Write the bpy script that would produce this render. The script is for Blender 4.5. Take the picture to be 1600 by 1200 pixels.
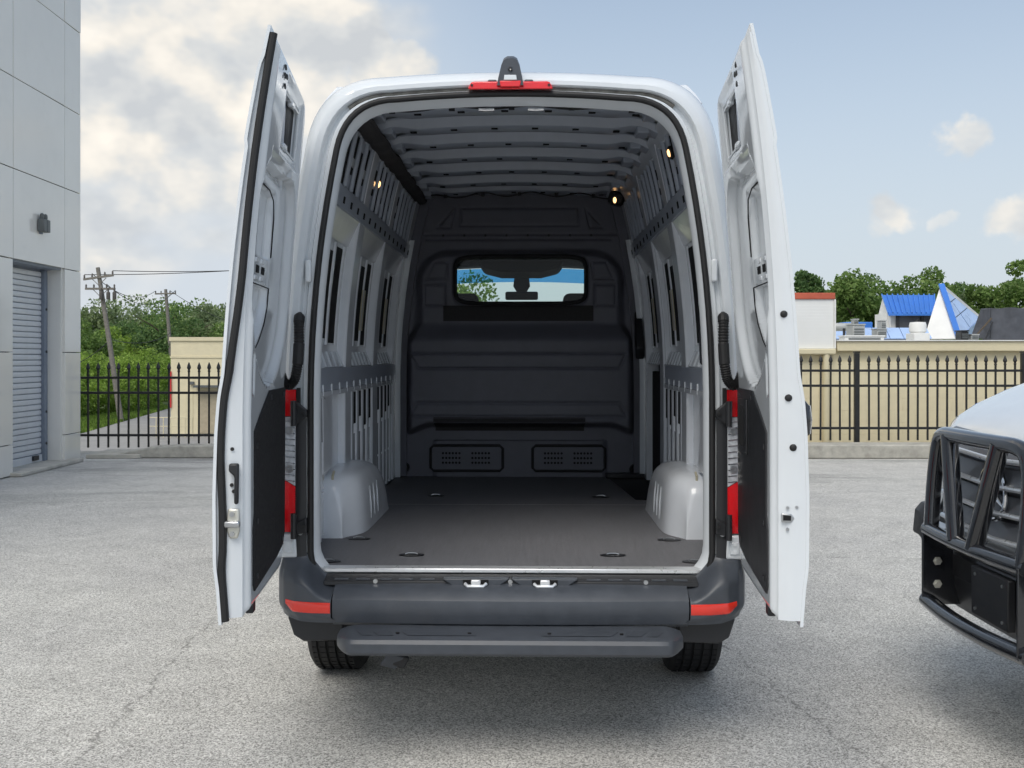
import bpy, bmesh, math, random
import numpy as np
from mathutils import Vector, Matrix, Euler
R = math.radians
for o in list(bpy.data.objects): bpy.data.objects.remove(o)
S = bpy.context.scene
COL = S.collection
random.seed(7)

# ------------------------------------------------------------------ camera
cam = bpy.data.objects.new('camera', bpy.data.cameras.new('camera'))
COL.objects.link(cam); S.camera = cam
cam.location = (0, 0, 1.55); cam.rotation_euler = (R(90), 0, 0)
cam.data.sensor_width = 36; cam.data.lens = 36
cam.data.shift_x = 0.002; cam.data.shift_y = -0.0281
cam.data.clip_start = 0.05; cam.data.clip_end = 3000

# ------------------------------------------------------------------ node helper
class NT:
    def __init__(s, tree):
        s.t = tree; tree.nodes.clear()
    def n(s, typ, ins=None, **kw):
        nd = s.t.nodes.new(typ)
        for k, v in kw.items(): setattr(nd, k, v)
        if ins:
            for k, v in ins.items(): s.set(nd.inputs[k], v)
        return nd
    def set(s, sock, v):
        if isinstance(v, bpy.types.NodeSocket): s.t.links.new(v, sock)
        else:
            if isinstance(v, (tuple, list)) and len(v) == 3 and sock.type == 'RGBA': v = (*v, 1)
            sock.default_value = v
    def math(s, op, a, b=0.0, c=0.0, clamp=False):
        nd = s.n('ShaderNodeMath', operation=op); nd.use_clamp = clamp
        s.set(nd.inputs[0], a); s.set(nd.inputs[1], b); s.set(nd.inputs[2], c)
        return nd.outputs[0]
    def vmath(s, op, a, b=(0, 0, 0), out=0):
        nd = s.n('ShaderNodeVectorMath', operation=op)
        s.set(nd.inputs[0], a); s.set(nd.inputs[1], b)
        return nd.outputs[out]
    def noise(s, vec, scale, detail=3, rough=.5, dist=0.0):
        nd = s.n('ShaderNodeTexNoise', {'Scale': scale, 'Detail': detail, 'Roughness': rough, 'Distortion': dist})
        if vec is not None: s.set(nd.inputs['Vector'], vec)
        return nd.outputs['Fac']
    def maprange(s, v, a, b, c=0.0, d=1.0, smooth=False):
        nd = s.n('ShaderNodeMapRange'); nd.interpolation_type = 'SMOOTHSTEP' if smooth else 'LINEAR'
        for k, x in zip(('Value', 'From Min', 'From Max', 'To Min', 'To Max'), (v, a, b, c, d)): s.set(nd.inputs[k], x)
        return nd.outputs[0]
    def mix(s, f, a, b, mode='MIX'):
        nd = s.n('ShaderNodeMix', data_type='RGBA', blend_type=mode)
        s.set(nd.inputs[0], f); s.set(nd.inputs[6], a); s.set(nd.inputs[7], b)
        return nd.outputs[2]
    def ramp(s, f, stops):
        nd = s.n('ShaderNodeValToRGB', {'Fac': f})
        e = nd.color_ramp.elements
        while len(e) < len(stops): e.new(.5)
        for el, (p, c) in zip(e, stops): el.position = p; el.color = (*c, 1)
        return nd.outputs[0]
    def bump(s, h, strength=.3, dist=.01):
        return s.n('ShaderNodeBump', {'Height': h, 'Strength': strength, 'Distance': dist}).outputs[0]

# ------------------------------------------------------------------ world / sun / exposure
SUN_EL, SUN_AZ = 55, 198          # az measured from +Y clockwise: behind the camera, to the left
world = bpy.data.worlds.new('World'); S.world = world; world.use_nodes = True
w = NT(world.node_tree)
world.cycles.sampling_method = 'MANUAL'; world.cycles.sample_map_resolution = 256
SKY_STR = 0.10
sky = w.n('ShaderNodeTexSky', sky_type='NISHITA', sun_disc=False)
sky.sun_elevation = R(SUN_EL); sky.sun_rotation = R(SUN_AZ)
sky.air_density = 1.0; sky.dust_density = 2.2; sky.ozone_density = 1.0
tc = w.n('ShaderNodeTexCoord')
d = w.vmath('NORMALIZE', tc.outputs['Generated'])
sp = w.n('ShaderNodeSeparateXYZ', {0: d})
def sdir(px, py):
    v = Vector(((px-797)/1600, 1, (555-py)/1600)); v.normalize(); return tuple(v)
# billow coordinates: the direction, pushed about by two scales of noise
def billow(vec):
    n1 = w.n('ShaderNodeTexNoise', {'Vector': vec, 'Scale': 11.0, 'Detail': 5.0, 'Roughness': .58})
    off = w.vmath('SUBTRACT', n1.outputs['Color'], (.5, .5, .5))
    sc = w.n('ShaderNodeVectorMath', operation='SCALE'); w.set(sc.inputs[0], off); sc.inputs[3].default_value = .10
    return w.vmath('ADD', vec, sc.outputs[0])
bd = billow(d)
blobs = [((640, 115), .032, 1), ((585, 120), .034, 1), ((520, 60), .055, 1), ((430, 30), .07, 1), ((330, 40), .07, .9), ((200, 10), .08, .9), ((260, 120), .085, 1),
         ((170, 190), .07, 1), ((330, 150), .06, 1), ((90, 170), .07, .9), ((480, 150), .05, .9), ((-120, 60), .11, .9), ((-300, 200), .1, .9),
         ((1500, 214), .021, .8), ((1390, 328), .024, .85), ((1590, 328), .025, .85), ((1372, 345), .02, .5), ((1480, 345), .014, .4),
         ((1900, 240), .05, .8), ((2200, 120), .07, .8)]
dens = None
for (p, r, a) in blobs:
    dd = w.vmath('DISTANCE', bd, sdir(*p), out=1)
    v = w.math('MULTIPLY', w.maprange(dd, r*.62, r*1.18, 1, 0, True), a)
    dens = v if dens is None else w.math('MAXIMUM', dens, v)
# general broken cloud over the rest of the sky
gn = w.noise(w.vmath('MULTIPLY', d, (1, 1, 2.2)), 2.1, 4, .6, 0)
lm = w.maprange(sp.outputs[0], -.06, -.28, -.03, .12)
gen = w.maprange(w.math('ADD', gn, lm), .56, .70, 0, .85, True)
dens = w.math('MAXIMUM', dens, gen)
# light and dark in the clouds
sh = w.noise(w.vmath('MULTIPLY', d, (1, 1, 1.7)), 7.5, 3, .55, 0)
sd_ = w.vmath('MULTIPLY', d, (1, 1, 1.35))
lit = w.math('MULTIPLY', w.math('SUBTRACT', w.noise(sd_, 9, 4, .55), w.noise(w.vmath('ADD', sd_, (-.012, 0, .040)), 9, 4, .55)), 1.5)
shade = w.math('ADD', w.math('ADD', w.math('MULTIPLY', sh, .6), .21), lit)
ccol = w.ramp(shade, [(.28, (4.5, 4.7, 4.9)), (.44, (5.3, 5.4, 5.4)), (.58, (6.5, 6.25, 5.8)), (.76, (7.6, 7.15, 6.45))])
# thin milky veil, thicker to the left and low
veil = w.math('MULTIPLY', w.maprange(sp.outputs[2], .45, .02, .30, .88, True), 1)
veil = w.math('ADD', veil, w.maprange(sp.outputs[0], .05, -.25, 0, .45, True), clamp=True)
skyc = w.mix(1, sky.outputs[0], (1.08, 1.15, 1.13), 'MULTIPLY')
skyv = w.mix(veil, skyc, (4.8, 5.25, 5.75))
fin = w.mix(dens, skyv, ccol)
bg = w.n('ShaderNodeBackground', {'Color': fin, 'Strength': SKY_STR})
w.n('ShaderNodeOutputWorld', {'Surface': bg.outputs[0]})

sun = bpy.data.objects.new('sun', bpy.data.lights.new('sun', 'SUN')); COL.objects.link(sun)
sun.data.energy = 1.5; sun.data.angle = R(34); sun.data.color = (1, .95, .88)
az = R(SUN_AZ); el = R(SUN_EL)
tosun = Vector((math.sin(az)*math.cos(el), math.cos(az)*math.cos(el), math.sin(el)))
sun.rotation_euler = (-tosun).to_track_quat('-Z', 'Y').to_euler()
vs = S.view_settings; vs.view_transform = 'Standard'; vs.look = 'None'; vs.exposure = 0.46; vs.gamma = 1.0; vs.use_curve_mapping = False
S.render.engine = 'CYCLES'; S.render.resolution_x = 1024; S.render.resolution_y = 768
S.cycles.use_adaptive_sampling = True; S.cycles.adaptive_threshold = .03; S.cycles.use_denoising = True
S.cycles.max_bounces = 9; S.cycles.diffuse_bounces = 7; S.cycles.glossy_bounces = 2; S.cycles.transparent_max_bounces = 16

# ------------------------------------------------------------------ materials
M = {}
def mat(name, col, rough=.5, metal=0, coat=0, var=.0, vscale=6, bump=0, bscale=200, bdist=.002, spec=.5, emit=None, estr=0, dirt=0, sheen=0):
    m = bpy.data.materials.new(name); m.use_nodes = True; t = NT(m.node_tree)
    p = t.n('ShaderNodeBsdfPrincipled')
    tc = t.n('ShaderNodeTexCoord').outputs['Object']
    c = None
    n1 = t.noise(tc, vscale, 3, .6)
    k = max(var, .03)
    lo = tuple(x*(1-k) for x in col); hi = tuple(min(1, x*(1+k)) for x in col)
    c = t.ramp(n1, [(.3, lo), (.7, hi)])
    if dirt:
        n2 = t.noise(tc, 2.3, 5, .7)
        c = t.mix(t.maprange(n2, .52, .78, 0, dirt, True), c, (.22, .2, .17))
    t.set(p.inputs['Base Color'], c)
    rr = t.maprange(n1, .3, .7, max(0, rough*(1-.12)), min(1, rough*1.12))
    t.set(p.inputs['Roughness'], rr)
    p.inputs['Metallic'].default_value = metal; p.inputs['Coat Weight'].default_value = coat; p.inputs['Coat Roughness'].default_value = .06
    p.inputs['Specular IOR Level'].default_value = spec
    if bump:
        t.set(p.inputs['Normal'], t.bump(t.noise(tc, bscale, 1, .6), bump, bdist))
    if emit: p.inputs['Emission Color'].default_value = (*emit, 1); p.inputs['Emission Strength'].default_value = estr
    t.n('ShaderNodeOutputMaterial', {'Surface': p.outputs[0]})
    M[name] = m; return m
mat('white_paint', (.71, .745, .775), .14, coat=.8, var=.02, vscale=3, bump=.015, bscale=60, dirt=.06)
mat('shaded_white', (.40, .44, .51), .36, coat=.2, var=.06, vscale=6, bump=.04, bscale=40)  # darker copy of the inner white: shade on rails and bows put into colour
mat('white_inner', (.79, .82, .86), .24, coat=.5, var=.04, vscale=5, bump=.03, bscale=40)
mat('bumper_plastic', (.058, .066, .080), .40, var=.12, vscale=14, bump=.12, bscale=900, bdist=.0006, dirt=.10)
mat('black_plastic', (.02, .021, .024), .45, var=.1, bump=.1, bscale=700, bdist=.0006)
mat('rubber', (.013, .013, .014), .6, var=.15, bump=.15, bscale=300, bdist=.001)
mat('tyre_rubber', (.016, .016, .017), .75, var=.25, vscale=20, bump=.2, bscale=250, bdist=.001, dirt=.12)
mat('headliner_cloth', (.007, .007, .008), .95)
mat('slat_grey', (.12, .125, .135), .35, coat=.3)
mat('door_tan', (.42, .36, .26), .6, var=.1)
mat('partition_plastic', (.150, .153, .182), .48, var=.06, vscale=10, bump=.35, bscale=520, bdist=.0012)
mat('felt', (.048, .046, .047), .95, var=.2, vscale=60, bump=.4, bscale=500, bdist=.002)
mat('carpet', (.010, .010, .012), .9, var=.15, vscale=60, bump=.4, bscale=600, bdist=.002)
mat('dark_void', (.004, .004, .005), .9)  # solid black, stands in for the unlit depth of slots, gaps and holes
mat('red_lens', (.80, .012, .018), .10, coat=.8, var=.05, vscale=20, bump=.25, bscale=120, bdist=.003)
mat('red_reflector', (.75, .035, .02), .16, coat=.6, var=.05, bump=.3, bscale=500, bdist=.001)
mat('clear_lens', (.55, .57, .60), .08, coat=1, var=.25, vscale=45, bump=.5, bscale=90, bdist=.004)
mat('chrome', (.75, .76, .78), .10, metal=1, var=.03)
mat('steel', (.55, .56, .57), .32, metal=1, var=.1, bump=.05, bscale=200)
mat('aluminium', (.80, .82, .84), .30, metal=.55, var=.05, vscale=30)
mat('zinc', (.66, .65, .58), .38, metal=.6, var=.1)
mat('warm_lamp', (.9, .8, .6), .3, emit=(1, .55, .22), estr=2.2)
mat('beige_tape', (.50, .46, .34), .7, var=.08)
mat('black_gloss', (.012, .013, .016), .14, coat=1, var=.15, vscale=12, bump=.05, bscale=60)
mat('fence_black', (.011, .011, .012), .42, var=.3, vscale=9)
mat('concrete', (.46, .44, .39), .9, var=.16, vscale=5, bump=.4, bscale=70, bdist=.006, dirt=.5)
mat('kerb_concrete', (.40, .385, .34), .9, var=.22, vscale=7, bump=.5, bscale=60, bdist=.008, dirt=.6)
mat('panel_metal', (.74, .72, .675), .13, coat=.45, var=.03, vscale=.9, bump=.015, bscale=3, bdist=.01, dirt=.06)
mat('joint_dark', (.03, .03, .032), .8)
mat('door_slat', (.62, .64, .67), .38, metal=.15, var=.05, dirt=.12)
mat('jamb_grey', (.20, .23, .28), .5, var=.06)
mat('lamp_grey', (.12, .13, .13), .5, var=.1)
mat('beige_block', (.72, .645, .45), .85, var=.05, vscale=3, bump=.4, bscale=60, bdist=.004, dirt=.06)
mat('beige_trim', (.68, .61, .42), .7, var=.05, vscale=2, dirt=.12)
mat('red_trim', (.50, .11, .06), .6, var=.1, vscale=4)
mat('blue_metal', (.045, .19, .62), .35, coat=.2, var=.08, vscale=2)
mat('white_stucco', (.78, .78, .76), .8, var=.05, vscale=2, dirt=.08)
mat('blue_glass', (.40, .54, .80), .3, coat=.2, var=.1, vscale=2)
mat('grey_tarp', (.075, .08, .095), .7, var=.25, vscale=3, bump=.6, bscale=3, bdist=.06)
mat('hvac_grey', (.42, .43, .42), .5, metal=.2, var=.1, vscale=3, dirt=.2)
mat('wood_pole', (.20, .185, .165), .9, var=.25, vscale=8, bump=.5, bscale=30, bdist=.01)
mat('insulator', (.10, .09, .085), .5)
mat('bark', (.09, .07, .05), .95, var=.3, vscale=6, bump=.6, bscale=20, bdist=.02)
mat('roof_membrane', (.55, .55, .52), .85, var=.1, vscale=1, dirt=.2)
mat('red_sign', (.6, .04, .04), .5)
mat('seat_fabric', (.02, .021, .024), .9, var=.2, bump=.3, bscale=300)
mat('silver_paint', (.55, .56, .57), .3, metal=.5, coat=.5)

def glass(name, tint, gloss=1.3):
    m = bpy.data.materials.new(name); m.use_nodes = True; t = NT(m.node_tree)
    tr = t.n('ShaderNodeBsdfTransparent', {'Color': tint}); gl = t.n('ShaderNodeBsdfGlossy', {'Color': (1, 1, 1), 'Roughness': .01})
    fr = t.n('ShaderNodeFresnel', {'IOR': gloss})
    sm = t.noise(t.n('ShaderNodeTexCoord').outputs['Object'], 3, 4)
    f = t.math('ADD', fr.outputs[0], t.math('MULTIPLY', sm, .003))
    mx = t.n('ShaderNodeMixShader', {0: f}); t.set(mx.inputs[1], tr.outputs[0]); t.set(mx.inputs[2], gl.outputs[0])
    t.n('ShaderNodeOutputMaterial', {'Surface': mx.outputs[0]}); M[name] = m
glass('pane_glass', (.82, .88, .86)); glass('windscreen_glass', (.86, .93, .90)); glass('blue_shade', (.12, .42, .78)); glass('tinted_glass', (.04, .045, .05))

def floor_mat():
    m = bpy.data.materials.new('load_floor'); m.use_nodes = True; t = NT(m.node_tree)
    tc = t.n('ShaderNodeTexCoord').outputs['Object']
    a = t.noise(tc, 420, 2, .5); b = t.noise(t.vmath('MULTIPLY', tc, (30, 1.2, 1)), 3, 5, .6)
    f = t.math('ADD', t.math('MULTIPLY', a, .6), t.math('MULTIPLY', b, .4))
    c = t.ramp(f, [(.32, (.10, .101, .110)), (.68, (.205, .205, .218))])
    p = t.n('ShaderNodeBsdfPrincipled', {'Base Color': c, 'Roughness': t.maprange(b, .3, .7, .58, .70)})
    t.set(p.inputs['Normal'], t.bump(a, .25, .0008))
    t.n('ShaderNodeOutputMaterial', {'Surface': p.outputs[0]}); M['load_floor'] = m
floor_mat()

def asphalt_mat():
    m = bpy.data.materials.new('asphalt'); m.use_nodes = True; t = NT(m.node_tree)
    geo = t.n('ShaderNodeNewGeometry').outputs['Position']
    fine = t.noise(geo, 230, 2, .65); v = t.n('ShaderNodeTexVoronoi', {'Vector': geo, 'Scale': 175.0, 'Randomness': 1.0})
    vc = t.n('ShaderNodeSeparateXYZ', {0: v.outputs['Color']}).outputs[0]
    grain = t.math('ADD', t.math('MULTIPLY', vc, .55), t.math('MULTIPLY', fine, .6))
    c = t.ramp(grain, [(.20, (.085, .083, .077)), (.36, (.275, .269, .255)), (.55, (.46, .452, .43)), (.80, (.74, .727, .695))])
    big = t.noise(geo, .55, 6, .6, .4)
    c = t.mix(1, c, t.ramp(big, [(.3, (.86, .86, .87)), (.7, (1.08, 1.08, 1.06))]), 'MULTIPLY')
    mid = t.noise(geo, 3.2, 5, .65)
    c = t.mix(1, c, t.ramp(mid, [(.3, (.88, .88, .88)), (.7, (1.06, 1.06, 1.06))]), 'MULTIPLY')
    # worn darker patches towards the far edge of the lot, each with a ragged outline
    sx = t.n('ShaderNodeSeparateXYZ', {0: geo})
    patch = t.noise(t.vmath('MULTIPLY', geo, (.35, 1.1, 1)), .8, 7, .7, .6)
    pf = t.math('MULTIPLY', t.maprange(patch, .50, .64, 0, .42, True), t.maprange(sx.outputs[1], 9, 14, .15, 1))
    c = t.mix(pf, c, (.10, .10, .10))
    # cracks: thin wandering lines between fixed points of the lot
    wob = t.n('ShaderNodeTexNoise', {'Vector': geo, 'Scale': 3.5, 'Detail': 6.0, 'Roughness': .7})
    wo = t.vmath('SUBTRACT', wob.outputs['Color'], (.5, .5, .5))
    sc = t.n('ShaderNodeVectorMath', operation='SCALE'); t.set(sc.inputs[0], wo); sc.inputs[3].default_value = .28
    gp = t.vmath('ADD', geo, sc.outputs[0]); sg = t.n('ShaderNodeSeparateXYZ', {0: gp})
    crack = None
    for (x0, y0, x1, y1, wd) in [(1.10, 5.75, 1.35, 4.1, .010), (1.35, 4.1, 1.55, 3.0, .008), (-1.75, 6.1, -1.65, 3.9, .014), (-1.65, 3.9, -2.1, 2.5, .012), (1.9, 7.9, 5.5, 7.6, .012), (-9, 10.2, -2, 11.2, .02), (-3.2, 7.5, -6, 9.2, .008)]:
        L = math.hypot(x1-x0, y1-y0); ux, uy = (x1-x0)/L, (y1-y0)/L
        ax = t.math('SUBTRACT', sg.outputs[0], x0); ay = t.math('SUBTRACT', sg.outputs[1], y0)
        al = t.math('ADD', t.math('MULTIPLY', ax, ux), t.math('MULTIPLY', ay, uy))
        pe = t.math('ABSOLUTE', t.math('SUBTRACT', t.math('MULTIPLY', ax, uy), t.math('MULTIPLY', ay, ux)))
        e = t.maprange(pe, wd*.15, wd*1.1, 1, 0, True)
        e = t.math('MULTIPLY', e, t.math('MULTIPLY', t.maprange(al, -.05, .1, 0, 1), t.maprange(al, L-.1, L+.05, 1, 0)))
        crack = e if crack is None else t.math('MAXIMUM', crack, e)
    br = t.maprange(t.noise(geo, 9, 4), .38, .56, .15, 1)
    crack = t.math('MULTIPLY', crack, br)
    c = t.mix(t.math('MULTIPLY', crack, .45), c, (.035, .033, .03))
    h = t.math('SUBTRACT', grain, t.math('MULTIPLY', crack, 1.2))
    p = t.n('ShaderNodeBsdfPrincipled', {'Base Color': c, 'Roughness': .88})
    p.inputs['Specular IOR Level'].default_value = .25
    t.set(p.inputs['Normal'], t.bump(h, .35, .004))
    t.n('ShaderNodeOutputMaterial', {'Surface': p.outputs[0]}); M['asphalt'] = m
asphalt_mat()

def leaf_mat(name, a, b, c3):
    m = bpy.data.materials.new(name); m.use_nodes = True; t = NT(m.node_tree)
    geo = t.n('ShaderNodeNewGeometry')
    oi = t.n('ShaderNodeObjectInfo').outputs['Random']
    col = t.ramp(geo.outputs['Random Per Island'], [(0, a), (.55, b), (1, c3)])
    n = t.noise(geo.outputs['Position'], .5, 3)
    col = t.mix(1, col, t.ramp(n, [(.3, (.95, .97, .92)), (.7, (1.6, 1.52, 1.35))]), 'MULTIPLY')
    df = t.n('ShaderNodeBsdfPrincipled', {'Base Color': col, 'Roughness': .6}); df.inputs['Specular IOR Level'].default_value = .3
    tl = t.n('ShaderNodeBsdfTranslucent', {'Color': col})
    mx = t.n('ShaderNodeMixShader', {0: .42}); t.set(mx.inputs[1], df.outputs[0]); t.set(mx.inputs[2], tl.outputs[0])
    t.n('ShaderNodeOutputMaterial', {'Surface': mx.outputs[0]}); M[name] = m
leaf_mat('leaf_mid', (.075, .14, .035), (.14, .225, .065), (.23, .32, .12))
leaf_mat('leaf_dark', (.05, .105, .035), (.095, .17, .06), (.17, .25, .10))
leaf_mat('leaf_light', (.12, .20, .035), (.20, .31, .06), (.30, .42, .10))
leaf_mat('leaf_pale', (.11, .16, .08), (.18, .24, .13), (.28, .34, .20))
leaf_mat('grass_green', (.07, .13, .02), (.12, .20, .035), (.18, .27, .06))

def siding_mat():
    m = bpy.data.materials.new('white_siding'); m.use_nodes = True; t = NT(m.node_tree)
    tc = t.n('ShaderNodeTexCoord').outputs['Object']; z = t.n('ShaderNodeSeparateXYZ', {0: tc}).outputs[2]
    s = t.math('FRACT', t.math('MULTIPLY', z, 1/.052))
    c = t.mix(t.maprange(t.noise(tc, 2, 6), .4, .7, 0, .2), (.84, .85, .84), (.7, .7, .67))
    p = t.n('ShaderNodeBsdfPrincipled', {'Base Color': c, 'Roughness': .45}); t.set(p.inputs['Normal'], t.bump(s, .35, .01))
    t.n('ShaderNodeOutputMaterial', {'Surface': p.outputs[0]}); M['white_siding'] = m
siding_mat()

# ------------------------------------------------------------------ geometry helpers
class MB:
    def __init__(s): s.v = []; s.f = []
    def add(s, vs, fs):
        b = len(s.v); s.v += [tuple(p) for p in vs]; s.f += [tuple(i+b for i in f) for f in fs]; return s
    def box(s, x0, x1, y0, y1, z0, z1):
        x0, x1 = min(x0, x1), max(x0, x1); y0, y1 = min(y0, y1), max(y0, y1); z0, z1 = min(z0, z1), max(z0, z1)
        return s.add([(x0,y0,z0),(x1,y0,z0),(x1,y1,z0),(x0,y1,z0),(x0,y0,z1),(x1,y0,z1),(x1,y1,z1),(x0,y1,z1)],
                     [(3,2,1,0),(4,5,6,7),(0,1,5,4),(1,2,6,5),(2,3,7,6),(3,0,4,7)])
    def obox(s, c, size, rot=(0, 0, 0)):
        m = Euler(rot).to_matrix(); hx, hy, hz = size[0]/2, size[1]/2, size[2]/2
        vs = [Vector(c) + m @ Vector((a*hx, b*hy, e*hz)) for e in (-1, 1) for (a, b) in ((-1,-1),(1,-1),(1,1),(-1,1))]
        return s.add(vs, [(3,2,1,0),(4,5,6,7),(0,1,5,4),(1,2,6,5),(2,3,7,6),(3,0,4,7)])
    def bar(s, a, b, wd, th, up=(0, 0, 1)):
        a = Vector(a); b = Vector(b); d = (b-a); L = d.length; d.normalize(); up = Vector(up)
        sd = d.cross(up); sd.normalize(); u2 = sd.cross(d)
        vs = []
        for p in (a, b):
            for (i, j) in ((-1,-1),(1,-1),(1,1),(-1,1)): vs.append(p + sd*i*wd/2 + u2*j*th/2)
        return s.add(vs, [(3,2,1,0),(4,5,6,7),(0,1,5,4),(1,2,6,5),(2,3,7,6),(3,0,4,7)])
    def tube(s, path, r, n=10, closed=False, squash=None):
        P = [Vector(p) for p in path]; k = len(P); rs = r if isinstance(r, (list, tuple)) else [r]*k
        vs = []; prev = None
        for i in range(k):
            t = (P[(i+1) % k]-P[i-1]) if closed else (P[min(i+1, k-1)]-P[max(i-1, 0)])
            t.normalize()
            if prev is None:
                a = Vector((0, 0, 1)) if abs(t.z) < .9 else Vector((1, 0, 0))
                nrm = t.cross(a)
            else: nrm = prev - t*prev.dot(t)
            nrm.normalize(); prev = nrm; bi = t.cross(nrm)
            for j in range(n):
                an = 2*math.pi*j/n
                off = nrm*math.cos(an)*rs[i] + bi*math.sin(an)*rs[i]
                if squash: off = Vector((off.x*squash[0], off.y*squash[1], off.z*squash[2]))
                vs.append(P[i]+off)
        fs = []
        for i in range(k if closed else k-1):
            a = i*n; b = ((i+1) % k)*n
            for j in range(n): fs.append((a+j, a+(j+1) % n, b+(j+1) % n, b+j))
        if not closed: fs += [tuple(range(n))[::-1], tuple(range((k-1)*n, k*n))]
        return s.add(vs, fs)
    def lathe(s, prof, o, axis='z', n=24, closed=False):
        vs = []; k = len(prof)
        for (r, h) in prof:
            for j in range(n):
                a = 2*math.pi*j/n; c, q = r*math.cos(a), r*math.sin(a)
                p = {'z': (c, q, h), 'x': (h, c, q), 'y': (c, h, q)}[axis]
                vs.append((o[0]+p[0], o[1]+p[1], o[2]+p[2]))
        fs = []
        for i in range(k if closed else k-1):
            a = i*n; b = ((i+1) % k)*n
            for j in range(n): fs.append((a+j, a+(j+1) % n, b+(j+1) % n, b+j))
        if not closed: fs += [tuple(range(n)), tuple(range((k-1)*n, k*n))]
        return s.add(vs, fs)
    def prism(s, poly, f0, f1):
        n = len(poly); vs = [f0(*p) for p in poly]+[f1(*p) for p in poly]
        fs = [tuple(range(n))[::-1], tuple(range(n, 2*n))]+[(i, (i+1) % n, n+(i+1) % n, n+i) for i in range(n)]
        return s.add(vs, fs)
    def grid(s, fn, us, vs_, skip=None):
        nu, nv = len(us), len(vs_)
        pts = [fn(u, v) for v in vs_ for u in us]; fs = []
        for j in range(nv-1):
            for i in range(nu-1):
                if skip and skip((us[i]+us[i+1])/2, (vs_[j]+vs_[j+1])/2): continue
                fs.append((j*nu+i, j*nu+i+1, (j+1)*nu+i+1, (j+1)*nu+i))
        return s.add(pts, fs)
    def loft(s, rings, closed=True, keep=None):
        n = len(rings[0]); vs = [p for r in rings for p in r]; fs = []
        for i in range(len(rings)-1):
            for j in range(n if closed else n-1):
                if keep and not keep(i, j): continue
                fs.append((i*n+j, i*n+(j+1) % n, (i+1)*n+(j+1) % n, (i+1)*n+j))
        return s.add(vs, fs)
    def build(s, name, m, parent=None, bevel=0, seg=2, angle=35, recalc=True):
        me = bpy.data.meshes.new(name); me.from_pydata(s.v, [], s.f)
        bm = bmesh.new(); bm.from_mesh(me)
        loose = [v for v in bm.verts if not v.link_faces]
        if loose: bmesh.ops.delete(bm, geom=loose, context='VERTS')
        if recalc: bmesh.ops.recalc_face_normals(bm, faces=bm.faces)
        bm.to_mesh(me); bm.free()
        me.materials.append(M[m] if isinstance(m, str) else m)
        me.shade_smooth(); me.set_sharp_from_angle(angle=R(angle))
        o = bpy.data.objects.new(name, me); COL.objects.link(o)
        if parent is not None: o.parent = parent
        if bevel:
            b = o.modifiers.new('bevel', 'BEVEL'); b.width = bevel; b.segments = seg; b.limit_method = 'ANGLE'; b.angle_limit = R(40)
        return o
def lin(a, b, n): return [a+(b-a)*i/(n-1) for i in range(n)]
def sst(a, b, x):
    t = min(1, max(0, (x-a)/(b-a))); return t*t*(3-2*t)
def empty(name, loc=(0, 0, 0), rz=0):
    o = bpy.data.objects.new(name, None); COL.objects.link(o); o.location = loc; o.rotation_euler = (0, 0, rz); o.empty_display_size = .2; return o
def tag(o, label=None, cat=None, group=None, kind=None):
    if label: o['label'] = label
    if cat: o['category'] = cat
    if group: o['group'] = group
    if kind: o['kind'] = kind
    return o
def share(o, name, parent, loc, rot=None, scale=None):
    c = o.copy(); c.name = name; COL.objects.link(c); c.parent = parent; c.location = loc
    if rot: c.rotation_euler = rot
    if scale: c.scale = scale
    return c
def W(px, py, D): return ((px-797)*D/1600, D, 1.55-(py-555)*D/1600)   # a point of the place from its direction and its distance

# ------------------------------------------------------------------ ground
LOW = -2.2
g = MB().add([(-60, -60, 0), (60, -60, 0), (60, 16.25, 0), (-60, 16.25, 0)], [(0, 1, 2, 3)]).build('ground', 'asphalt')
tag(g, kind='structure')
def soil():
    m = bpy.data.materials.new('soil'); m.use_nodes = True; t = NT(m.node_tree)
    geo = t.n('ShaderNodeNewGeometry').outputs['Position']
    c = t.ramp(t.noise(geo, .3, 7, .65), [(.3, (.05, .085, .02)), (.7, (.10, .14, .04))])
    p = t.n('ShaderNodeBsdfPrincipled', {'Base Color': c, 'Roughness': .95}); t.set(p.inputs['Normal'], t.bump(t.noise(geo, 8, 4), .6, .05))
    t.n('ShaderNodeOutputMaterial', {'Surface': p.outputs[0]}); M['soil'] = m
soil()
g = MB().add([(-1500, 16.3, LOW-.03), (1500, 16.3, LOW-.03), (1500, 2500, LOW-.03), (-1500, 2500, LOW-.03)], [(0, 1, 2, 3)]).build('terrain', 'soil'); tag(g, kind='structure')
g = MB().box(-60, 60, 16.25, 16.6, LOW-.1, -.004).build('retaining_wall', 'concrete')
tag(g, 'plain concrete retaining wall below the black fence', 'wall')
# lower road running away to the left, beyond the fence
road = MB().add([(-45, 30, LOW), (-9, 30, LOW), (-16, 95, LOW), (-24.2, 72, LOW), (-20.6, 48, LOW), (-45, 34, LOW)], [(0, 1, 2, 3, 4, 5)])
mat('road_asphalt', (.27, .265, .26), .9, var=.12, vscale=1.2, bump=.3, bscale=30)
tag(road.build('road', 'road_asphalt'), kind='structure')

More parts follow.
